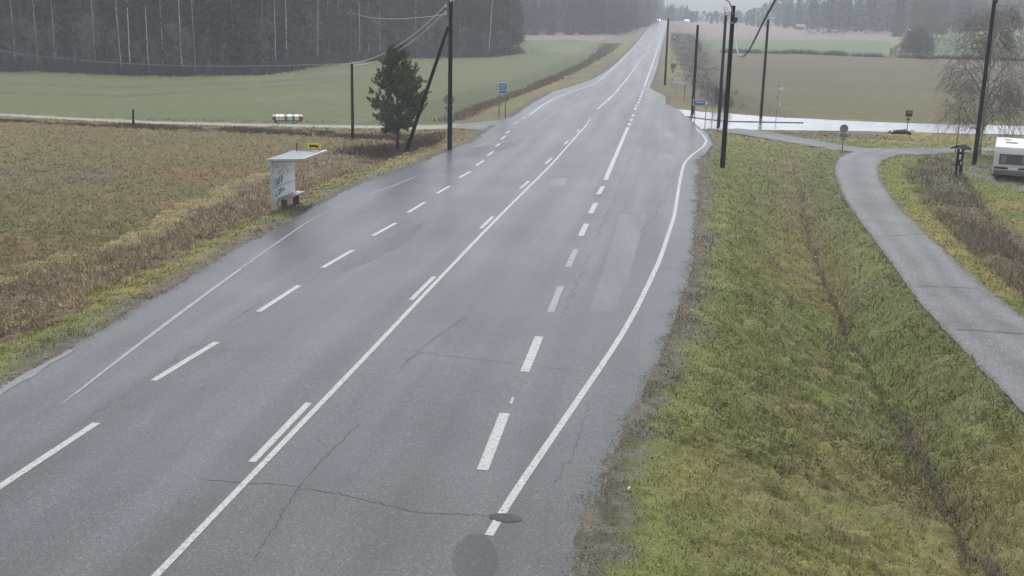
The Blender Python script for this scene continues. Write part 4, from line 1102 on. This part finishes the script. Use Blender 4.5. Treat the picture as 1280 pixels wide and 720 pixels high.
sign('road_sign', 'grey backs of a round, a triangular and a square sign behind the strutted pole', (561,157), [(561,118)],
     [(554.3,118,567.7,131,'disc','galv'),(554.5,133,567.5,144,'tri','galv'),(556.3,147.3,567,153,'rect','galv')])
sign('direction_sign', 'blue arrow shaped direction sign with white tip at the junction', (874,158), [(867.5,124),(881,124)],
     [(864.5,124.8,883.6,132.2,'arrow','white'),(865,125.4,879.5,131.7,'rect','blue','blue_face'),(868,127.2,877.5,128.6,'rect','white','lettering')])
sign('sign_post', 'thin grey sign post seen edge-on between the blue arrow sign and the dark pole', (889.5,158), [(889.5,115)], [(889.0,115,891.0,128,'rect','galv')], pr=.03)
sign('direction_sign', 'pale finger signs seen edge-on on a slanting post beyond the junction', (852,127), [(855,103.5)],
     [(846.5,102.8,856.5,104.6,'rect','white','finger_board')], pr=.045)
sign('direction_sign', 'small white finger sign left of the slanting white post', (844,118), [(844.5,100)], [(841.5,101.2,846,103.6,'rect','white','finger_board')])
sign('road_sign', 'dull yellow square sign with white plate below it beside the far road', (839.8,108), [(839.8,79)],
     [(837,79.5,843.2,86,'rect','yellow_dull_hazed'),(837.5,86.8,842.5,91.3,'tri','yellow_dull_hazed'),(836.9,92.6,842.4,95.5,'rect','white','plate')])
sign('road_sign', 'far blue rectangular sign right of the distant road', (843.5,60), [(841,43.5),(846,43.5)], [(839,43.5,847.8,51.5,'rect','blue_hazed'),(841,45.5,843.5,47,'rect','white','lettering')], pr=.08)
sign('direction_sign', 'small white finger sign on a thin post before the brown field', (971,154), [(969.6,104)],
     [(969.5,109.5,977.3,112.3,'rect','white','finger_board'),(968,121,970.5,123,'rect','galv','finger_board')], pr=.03)
sign('marker_post', 'short pale marker post in the brown field behind the finger sign', (974.5,137), [(974.5,128.5)], [(974,128.5,975,133,'rect','white')], cat='post')
sign('road_sign', 'grey back of a round sign over a square plate beside the path branch', (1052.5,188.5), [(1052.5,155)],
     [(1047.3,155.3,1057.6,166,'disc','galv'),(1048,167.2,1057.2,171.5,'rect','galv','plate'),(1050,171.7,1055.4,175,'rect','galv','plate')], post_mat='pole_grey')
sign('road_sign', 'dark framed yellow square sign on a thin post beside the side road', (1133,167.5), [(1133.3,138.5)],
     [(1129.6,138,1137.6,145.6,'rect','pole'),(1131,138.8,1136.2,142,'rect','yellow_dull_hazed'),(1131,147.5,1135.5,150.4,'rect','yellow_dull_hazed','plate')], post_mat='pole_grey')
# kerb / drain edge between crossing path and side road
g1, g2 = G(850, 145.3), G(1004, 153.8)
kb = MB(); n = 30; 
for i in range(n):
    a = g1+(g2-g1)*i/n; b = g1+(g2-g1)*(i+1)/n; m_ = (a+b)/2; L_ = np.linalg.norm(b[:2]-a[:2])
    kb.box((m_[0], m_[1], float(T(m_[0], m_[1]))+.04), (L_*1.0, .18, .06), rz=math.atan2(b[1]-a[1], b[0]-a[0]))
o = kb.build('kerb', M['gravel_dark']); setp(o, 'dark low kerb between the side road and the crossing path', 'kerb')
# shrub at the foot of the yellow sign
r = np.random.default_rng(5); g = G(1126.5, 167.3); P = g+np.c_[r.normal(0, .38, 900), r.normal(0, .2, 900), np.abs(r.normal(0, .13, 900))]
o = leaves('low_shrub', P, .10, np.array((.018, .022, .014)), r, None); setp(o, 'small dark shrub at the foot of the yellow square sign', 'shrub')
# wooden post by the track
g = G(167, 157.5); h = ztop(g, 137); o = MB().tube([(0, 0, -.3), (0, 0, h*.5), (.04, 0, h)], [.10, .09, .08], 8).build('wooden_post', M['pole'])
o.location = [float(v) for v in g]; setp(o, 'dark stubby wooden post beside the gravel track in the left field', 'post')
# orange snow stake
g = G(887.5, 312); h = ztop(g, 281); o = MB().tube([(0, 0, -.2), (.13, 0, h)], [.012, .009], 6).build('snow_stake', mat('stake_orange', (.20, .09, .05), .7))
o.location = [float(v) for v in g]; setp(o, 'thin leaning orange-brown stake at the right road shoulder', 'stake')
# litter
for i, (x, y, s, lb) in enumerate(((942.5,389.5,.05,'white scrap of litter in the grass of the bank'),(786.5,615,.04,'small white scrap of litter on the gravel shoulder'),(1019,323,.07,'pale scrap in the bottom of the ditch'))):
    g = G(x, y); r = np.random.default_rng(i+60); m = MB(); pts = [(math.cos(2*PI*k/7)*s*(.6+.5*r.random()), math.sin(2*PI*k/7)*s*(.6+.5*r.random()), .04+.05*r.random()) for k in range(7)]
    m.add([(0, 0, .12)]+pts+[(0, 0, .03)], [(0, 1+k, 1+(k+1) % 7) for k in range(7)]+[(8, 1+(k+1) % 7, 1+k) for k in range(7)])
    o = m.build('litter', M['white']); o.location = [float(v) for v in g]; setp(o, lb, 'litter')

# ---- row of mailboxes by the track
g = G(360, 153.5); t = thing('mailbox_stand', 'red and white row of mailboxes on a low stand beside the gravel track', 'mailboxes', g, face(g)); k = ((g-CAM)@fwd)/F
X = lambda px: (px-360)*k; z0, z1 = ztop(g, 150.3), ztop(g, 143.2)
for px in (344.5, 358.5, 371.5): MB().box((X(px), 0, z0/2-.1), (.10, .10, z0+.2)).build('leg', M['pole'], t)
MB().box((X(360), 0, z0-.03), (X(377)-X(343), .42, .06)).build('shelf', M['pole'], t, .01)
def mbx(x0, x1, mt, col_lid):
    m = MB(); w_ = X(x1)-X(x0); c = (X(x1)+X(x0))/2; hh = z1-z0
    m.prismx([(-.19, z0+.005), (.19, z0+.005), (.19, z0+hh*.85), (.05, z0+hh), (-.19, z0+hh*.72)], c-w_/2+.012, c+w_/2-.012)
    b = m.build('mailbox', M[mt], t, .012); m2 = MB(); m2.box((c, -.20, z0+hh*.62), (w_*.7, .02, .04)).build('slot', M[col_lid], b)
for a, b, mt, l in ((341.2,345.4,'red','black'),(345.6,349.6,'white','red'),(350.0,355.5,'white','black'),(356.3,359.0,'red','black'),(359.4,364.8,'white','red'),(365.1,368.3,'galv','black'),(368.6,373.2,'white','red'),(373.5,378.6,'red','black')):
    mbx(a, b, mt, l)

# ---- bus shelter
gs = G(341, 263.5); ge = G(368.5, 251.8); d = ge-gs; L_ = float(np.linalg.norm(d[:2])); ang = math.atan2(d[1], d[0])
t = thing('bus_shelter', 'grey open bus shelter with sheet roof, bench and yellow bus sign beside the road', 'bus shelter', gs, ang)
# local x along the road (away), local -y towards the road
hh = ztop(gs, 200.5); print('shelter', L_, hh, math.degrees(ang))
for x in (0, L_*.5, L_):
    MB().box((x, 0, hh/2-.15), (.11 if x == 0 else .07, .11 if x == 0 else .07, hh+.3)).build('post', M['trim'], t, .01)
MB().box((L_/2, -.02, .28+(hh-.28)/2), (L_-.10, .035, hh-.32)).build('back_panel', M['panel'], t)
MB().box((L_/2, -.045, .95), (L_-.12, .03, .06)).build('rail', M['trim'], t)
dep = 1.45
def rz_(y): return hh+.03+.10*(-y)/dep
rf = MB(); V = []; 
for x in (-.12, L_+.12):
    for y in (.15, -dep): V += [(x, y, rz_(y)), (x, y, rz_(y)+.035)]
rf.add(V, [(0,1,3,2),(4,6,7,5),(0,4,5,1),(2,3,7,6),(1,5,7,3),(0,2,6,4)])
roof = rf.build('roof', M['shroof'], t)
for y in np.linspace(.02, -dep+.15, 8): MB().box((L_/2, y, rz_(y)+.048), (L_+.2, .03, .018)).build('roof_rib', M['shroof'], roof)
fm = MB()
fm.box((-.15, -dep/2+.07, hh+.075), (.05, dep+.2, .085), rx=-.057); fm.build('fascia', M['trim'], t)
MB().box((L_+.15, -dep/2+.07, hh+.075), (.05, dep+.2, .085), rx=-.057).build('fascia', M['trim'], t)
MB().box((L_/2, -dep-.03, rz_(-dep)+.01), (L_+.36, .05, .085)).build('fascia', M['trim'], t)
for x in (.3, L_-.3): MB().box((x, -dep/2, hh-.02), (.06, dep-.2, .07), rx=-.057).build('roof_beam', M['trim'], t)
MB().box((L_*.52, -.33, .46), (L_*.86, .40, .045)).build('bench_seat', M['galv'], t, .008)
for x in (.55, L_-.6): MB().box((x, -.30, .22), (.05, .26, .44)).build('bench_support', M['pole_grey'], t)
# sign frame on the roof: faces traffic
fx = L_+.02
for y in (-.15, -dep+.25): MB().box((fx, y, hh+.26), (.04, .04, .36)).build('sign_frame_post', M['black'], t)
MB().box((fx, -dep/2+.05, hh+.13), (.035, dep-.4, .03)).build('sign_frame_rail', M['galv'], t)
bs = MB().box((fx-.04, -dep+.50, hh+.34), (.03, .62, .24)).build('bus_stop_sign', M['yellow'], t)
m = MB(); m.box((fx-.062, -dep+.50, hh+.35), (.008, .40, .09)); bus = m.build('bus_symbol', M['black'], bs)
for yy in (-.15, .15): MB().tube([(fx-.066, -dep+.50+yy, hh+.29), (fx-.056, -dep+.50+yy, hh+.29)], .035, 10).build('bus_symbol', M['black'], bs)
# spray tag on the inside of the back panel
def stroke(m, pts, w_):
    for a, b in zip(pts[:-1], pts[1:]):
        a = np.array(a); b = np.array(b); dd = b-a; n_ = np.array([-dd[1], dd[0]])/max(np.linalg.norm(dd), 1e-6)*w_/2; e_ = dd/max(np.linalg.norm(dd), 1e-6)*w_*.3
        c = [a-e_+n_, b+e_+n_, b+e_-n_, a-e_-n_]; V = [(p[0], -.047, p[1]) for p in c]+[(p[0], -.044, p[1]) for p in c]
        m.add(V, [(0,1,2,3),(7,6,5,4),(0,4,5,1),(1,5,6,2),(2,6,7,3),(3,7,4,0)])
m = MB(); W_ = .045
stroke(m, [(.28,1.32),(.22,1.28),(.22,.98),(.30,.92)], W_); stroke(m, [(.36,1.0),(.44,1.30),(.52,1.02)], W_); stroke(m, [(.60,1.32),(.58,1.05)], W_)
stroke(m, [(.70,1.02),(.74,1.30),(.82,1.36)], W_); stroke(m, [(.90,1.06),(.98,1.40),(1.06,1.16)], W_)
stroke(m, [(.24,.82),(.23,.60),(.42,.57)], W_*1.3); stroke(m, [(.52,.82),(.50,.62),(.66,.60),(.70,.78),(.55,.83)], W_); stroke(m, [(.80,.86),(.78,.62)], W_); stroke(m, [(.80,.72),(.92,.82),(.96,.64)], W_)
stroke(m, [(1.06,.84),(1.12,.70),(1.30,.74)], W_)
m.build('spray_tag', M['black'], t)
m = MB(); r = random.Random(3)
for i in range(5):
    x0 = .4+r.random()*(L_-1.2); z0_ = 1.2+r.random()*.8; stroke(m, [(x0, z0_), (x0+r.uniform(-.1, .2), z0_-r.uniform(.05, .25)), (x0+r.uniform(.1, .3), z0_-r.uniform(0, .2))], .02)
m.build('scribbles', mat('faded_ink', (.20, .22, .24), .7), t)

# ---- caravan seen from behind
gc = G(1264, 227); t = thing('caravan', 'white touring caravan parked on the yard at the right edge, seen from behind', 'caravan', gc, face(gc)+.015)
m = MB(); prof = [(0.12,.36),(0,.52),(0,1.02),(.10,1.68),(.26,2.02),(.62,2.20),(3.9,2.24),(4.35,2.08),(4.6,1.4),(4.55,.6),(4.4,.36)]
m.prismx(prof, -1.12, 1.12); body = m.build('body', mat('caravan_shell', (.58, .59, .56), .35, 2, amt=.06), t, .07)
def rear(x0, x1, z0, z1, th, name, mt, parent=t, out=.01, bev=0):
    f = lambda z: float(np.interp(z, [.36,.52,1.02,1.68,2.02], [.12,0,0,.10,.26]))-out
    m = MB(); V = [(x0, f(z0), z0), (x1, f(z0), z0), (x1, f(z1), z1), (x0, f(z1), z1)]; V2 = [(a, b-th, c) for a, b, c in V]
    m.add(V2+V, [(0,1,2,3),(7,6,5,4),(0,4,5,1),(1,5,6,2),(2,6,7,3),(3,7,4,0)]); return m.build(name, M[mt], parent, bev)
wf = rear(-.83, .83, 1.02, 1.62, .03, 'window_frame', 'black', bev=.01); rear(-.77, .77, 1.07, 1.57, .012, 'pane', 'glass', wf, .042)
M['curtain'] = mat('curtain_grey', (.16, .16, .17), .6); 
for s in (-1, 1): rear(min(s*.74, s*.45), max(s*.74, s*.45), 1.09, 1.55, .004, 'curtain', 'curtain', wf, .055)
rear(-1.06, 1.06, .72, .84, .02, 'dark_band', 'black'); 
rear(-.28, .28, .70, .86, .015, 'licence_plate', 'white', out=.032)
for s in (-1, 1): rear(min(s*.42, s*1.04), max(s*.42, s*1.04), .80, .86, .012, 'tail_light', 'red', out=.032)
rear(-1.08, 1.08, .40, .66, .05, 'bumper', 'galv', bev=.02)
for s in (-1, 1):
    MB().tube([(s*.80, .02, .47), (s*.80, -.06, .47)], .09, 14).build('round_light', M['red'], t)
    w_ = MB().tube([(s*.92, 1.95, .31), (s*1.08, 1.95, .31)], .31, 18).build('wheel', M['rubber'], t); MB().tube([(s*1.07, 1.95, .31), (s*1.09, 1.95, .31)], .17, 14).build('rim', M['galv'], w_)
    MB().box((s*.85, .25, .17), (.05, .05, .4)).build('corner_leg', M['black'], t)
MB().box((-.25, 1.1, 2.27), (.7, .5, .10)).build('roof_hatch', M['white'], t, .03)
MB().box((-.45, 2.6, 2.28), (.4, .4, .08)).build('roof_hatch', M['white'], t, .03)
MB().tube([(-.6, 4.5, .38), (0, 5.7, .42)], .04, 6).tube([(.6, 4.5, .38), (0, 5.7, .42)], .04, 6).build('drawbar', M['galv'], t)
MB().box((0, 2.2, .33), (2.0, 3.9, .08)).build('chassis', M['black'], t)

# ---- notice board with a small roof
gn = G(1197, 221); t = thing('notice_board', 'dark notice board with small roof and white papers beside the bike path', 'notice board', gn, face(gn)+1.1)
k = ((gn-CAM)@fwd)/F; hn = ztop(gn, 185)
for x in (-.28, .28): MB().box((x, 0, hn/2-.15), (.12, .12, hn+.3)).build('post', M['pole'], t)
bd = MB().box((0, 0, hn*.62), (.46, .05, hn*.48)).build('board', M['pole'], t)
for sy in (-1, 1):
    MB().box((-.06, sy*.032, hn*.70), (.21, .006, .30)).build('notice', M['white'], bd)
    MB().box((.12, sy*.032, hn*.47), (.12, .006, .17)).build('notice', M['white'], bd)
m = MB()
for s in (-1, 1): m.box((0, s*.22, hn+.06), (.95, .52, .05), rx=-s*.45)
m.build('roof', M['pole'], t)

# ---- far buildings and car
def house(base, px_w, top, name, label, wall, roofc, dep=6, roof_f=.45):
    g = G(*base); k = ((g-CAM)@fwd)/F; w_ = px_w*k; h = ztop(g, top); t = thing(name, label, 'building', g, face(g)); hw = h*(1-roof_f)
    wl = MB().box((0, dep/2, hw/2), (w_, dep, hw)).build('wall', wall, t)
    m = MB(); m.prismx([(-.4, hw), (dep/2, h), (dep+.4, hw)], -w_/2-.3, w_/2+.3); m.build('roof', roofc, t)
    for i in range(max(2, int(w_/3))):
        x = -w_/2+w_*(i+.5)/max(2, int(w_/3)); MB().box((x, -.03, hw*.55), (min(1.1, w_*.15), .06, hw*.35)).build('window', M['glass'], wl)
M['roof_pale'] = mat('pale_metal_roof', (.72, .73, .74), .4); M['wall_dark'] = mat('dull_plank_wall', (.12, .11, .10), .8)
house((861,25.2), 13, 14.5, 'farmhouse', 'long far house with a pale roof beyond the right side of the road', M['wall_dark'], M['roof_pale'])
house((858.5,28.2), 4.5, 24.6, 'shed', 'tiny white shed at the top of the brown field near the far road', M['white'], M['roof_pale'], 3)
house((1141,44), 9, 33, 'farmhouse', 'far house with a white roof behind the clump of bare trees', M['wall_dark'], M['roof_pale'])
house((1000,37.3), 9, 30, 'farmhouse', 'faint grey house under the hazy far tree line on the right', M['wall_dark'], M['wall_dark'])
g = solve(823.5, 26.3, lambda X, Y: zroad(Y)); t = thing('car', 'tiny oncoming car with lit headlights on the crest of the far road', 'car', g, face(g))
m = MB(); m.prismx([(-2.1,.3),(-2.15,.7),(-1.2,.85),(-.5,1.4),(1.1,1.42),(1.9,.95),(2.1,.85),(2.1,.3)], -.88, .88); cb = m.build('body', mat('car_paint_grey', (.10, .11, .12), .3), t, .08)
m = MB(); m.add([(-.7,-1.22,.90),(.7,-1.22,.90),(.62,-.60,1.34),(-.62,-.60,1.34),(-.7,-1.25,.92),(.7,-1.25,.92),(.62,-.63,1.36),(-.62,-.63,1.36)], [(3,2,1,0),(4,5,6,7),(0,1,5,4),(1,2,6,5),(2,3,7,6),(3,0,4,7)]).build('windscreen', M['glass'], t)
hl = bpy.data.materials.new('headlight_lit'); hl.use_nodes = True; b_ = hl.node_tree.nodes['Principled BSDF']; b_.inputs['Emission Color'].default_value = (1, .95, .85, 1); b_.inputs['Emission Strength'].default_value = 12
for s in (-1, 1):
    MB().tube([(s*.62, -2.12, .62), (s*.62, -2.19, .62)], .12, 12).build('headlight', hl, t)
    for y in (-1.35, 1.35): MB().tube([(s*.72, y, .32), (s*.90, y, .32)], .32, 14).build('wheel', M['rubber'], t)


# ------------------------------------------------------------------ haze
hb = MB(); hb.box((0, 560, 16), (2300, 1260, 50))
hm = bpy.data.materials.new('haze_air'); hm.use_nodes = True; nt = hm.node_tree; nt.nodes.clear()
out = nt.nodes.new('ShaderNodeOutputMaterial'); pv = nt.nodes.new('ShaderNodeVolumePrincipled')
pv.inputs['Color'].default_value = (.90, .945, 1.0, 1); pv.inputs['Density'].default_value = .00065; pv.inputs['Anisotropy'].default_value = 0
nt.links.new(pv.outputs[0], out.inputs['Volume'])
setp(hb.build('haze', hm), 'pale winter haze filling the air', 'haze', kind='stuff')

# ------------------------------------------------------------------ sky, sun, camera, output
w = bpy.data.worlds.new('World'); bpy.context.scene.world = w; w.use_nodes = True; nt = w.node_tree
SUN_EL, SUN_AZ = math.radians(60), math.radians(-8)
sky = nt.nodes.new('ShaderNodeTexSky'); sky.sky_type = 'NISHITA'; sky.sun_disc = False; sky.sun_elevation = SUN_EL; sky.sun_rotation = SUN_AZ
sky.dust_density = 4; sky.ozone_density = 1; sky.air_density = 1
bw = nt.nodes.new('ShaderNodeRGBToBW'); mx = nt.nodes.new('ShaderNodeMix'); mx.data_type = 'RGBA'; mx.inputs['Factor'].default_value = .85
tn = nt.nodes.new('ShaderNodeVectorMath'); tn.operation = 'MULTIPLY'; tn.inputs[1].default_value = (.95, 1.0, 1.09)
nt.links.new(sky.outputs[0], bw.inputs[0]); nt.links.new(bw.outputs[0], tn.inputs[0])
nt.links.new(sky.outputs[0], mx.inputs['A']); nt.links.new(tn.outputs[0], mx.inputs['B'])
nt.links.new(mx.outputs['Result'], nt.nodes['Background'].inputs['Color']); nt.nodes['Background'].inputs['Strength'].default_value = .15
sl = bpy.data.lights.new('sun', 'SUN'); sl.energy = 1.1; sl.angle = math.radians(30); sl.color = (1, .985, .965)
so = bpy.data.objects.new('sun', sl); link(so)
sd = Vector((math.sin(SUN_AZ)*math.cos(SUN_EL), math.cos(SUN_AZ)*math.cos(SUN_EL), math.sin(SUN_EL)))
so.rotation_euler = sd.to_track_quat('Z', 'Y').to_euler()
cd = bpy.data.cameras.new('camera'); cd.sensor_width = 36; cd.lens = 36*F/1280; cd.clip_start = .1; cd.clip_end = 6000
co = bpy.data.objects.new('camera', cd); link(co)
Mx = Matrix([[rgt[0], up[0], -fwd[0], CAM[0]], [rgt[1], up[1], -fwd[1], CAM[1]], [rgt[2], up[2], -fwd[2], CAM[2]], [0, 0, 0, 1]])
co.matrix_world = Mx
sc = bpy.context.scene; sc.camera = co
sc.render.engine = 'CYCLES'; sc.cycles.use_denoising = True
sc.cycles.volume_bounces = 2; sc.cycles.max_bounces = 8; sc.cycles.diffuse_bounces = 3; sc.cycles.volume_step_rate = 5
sc.view_settings.view_transform = 'Standard'; sc.view_settings.look = 'None'; sc.view_settings.exposure = .95; sc.view_settings.gamma = 1
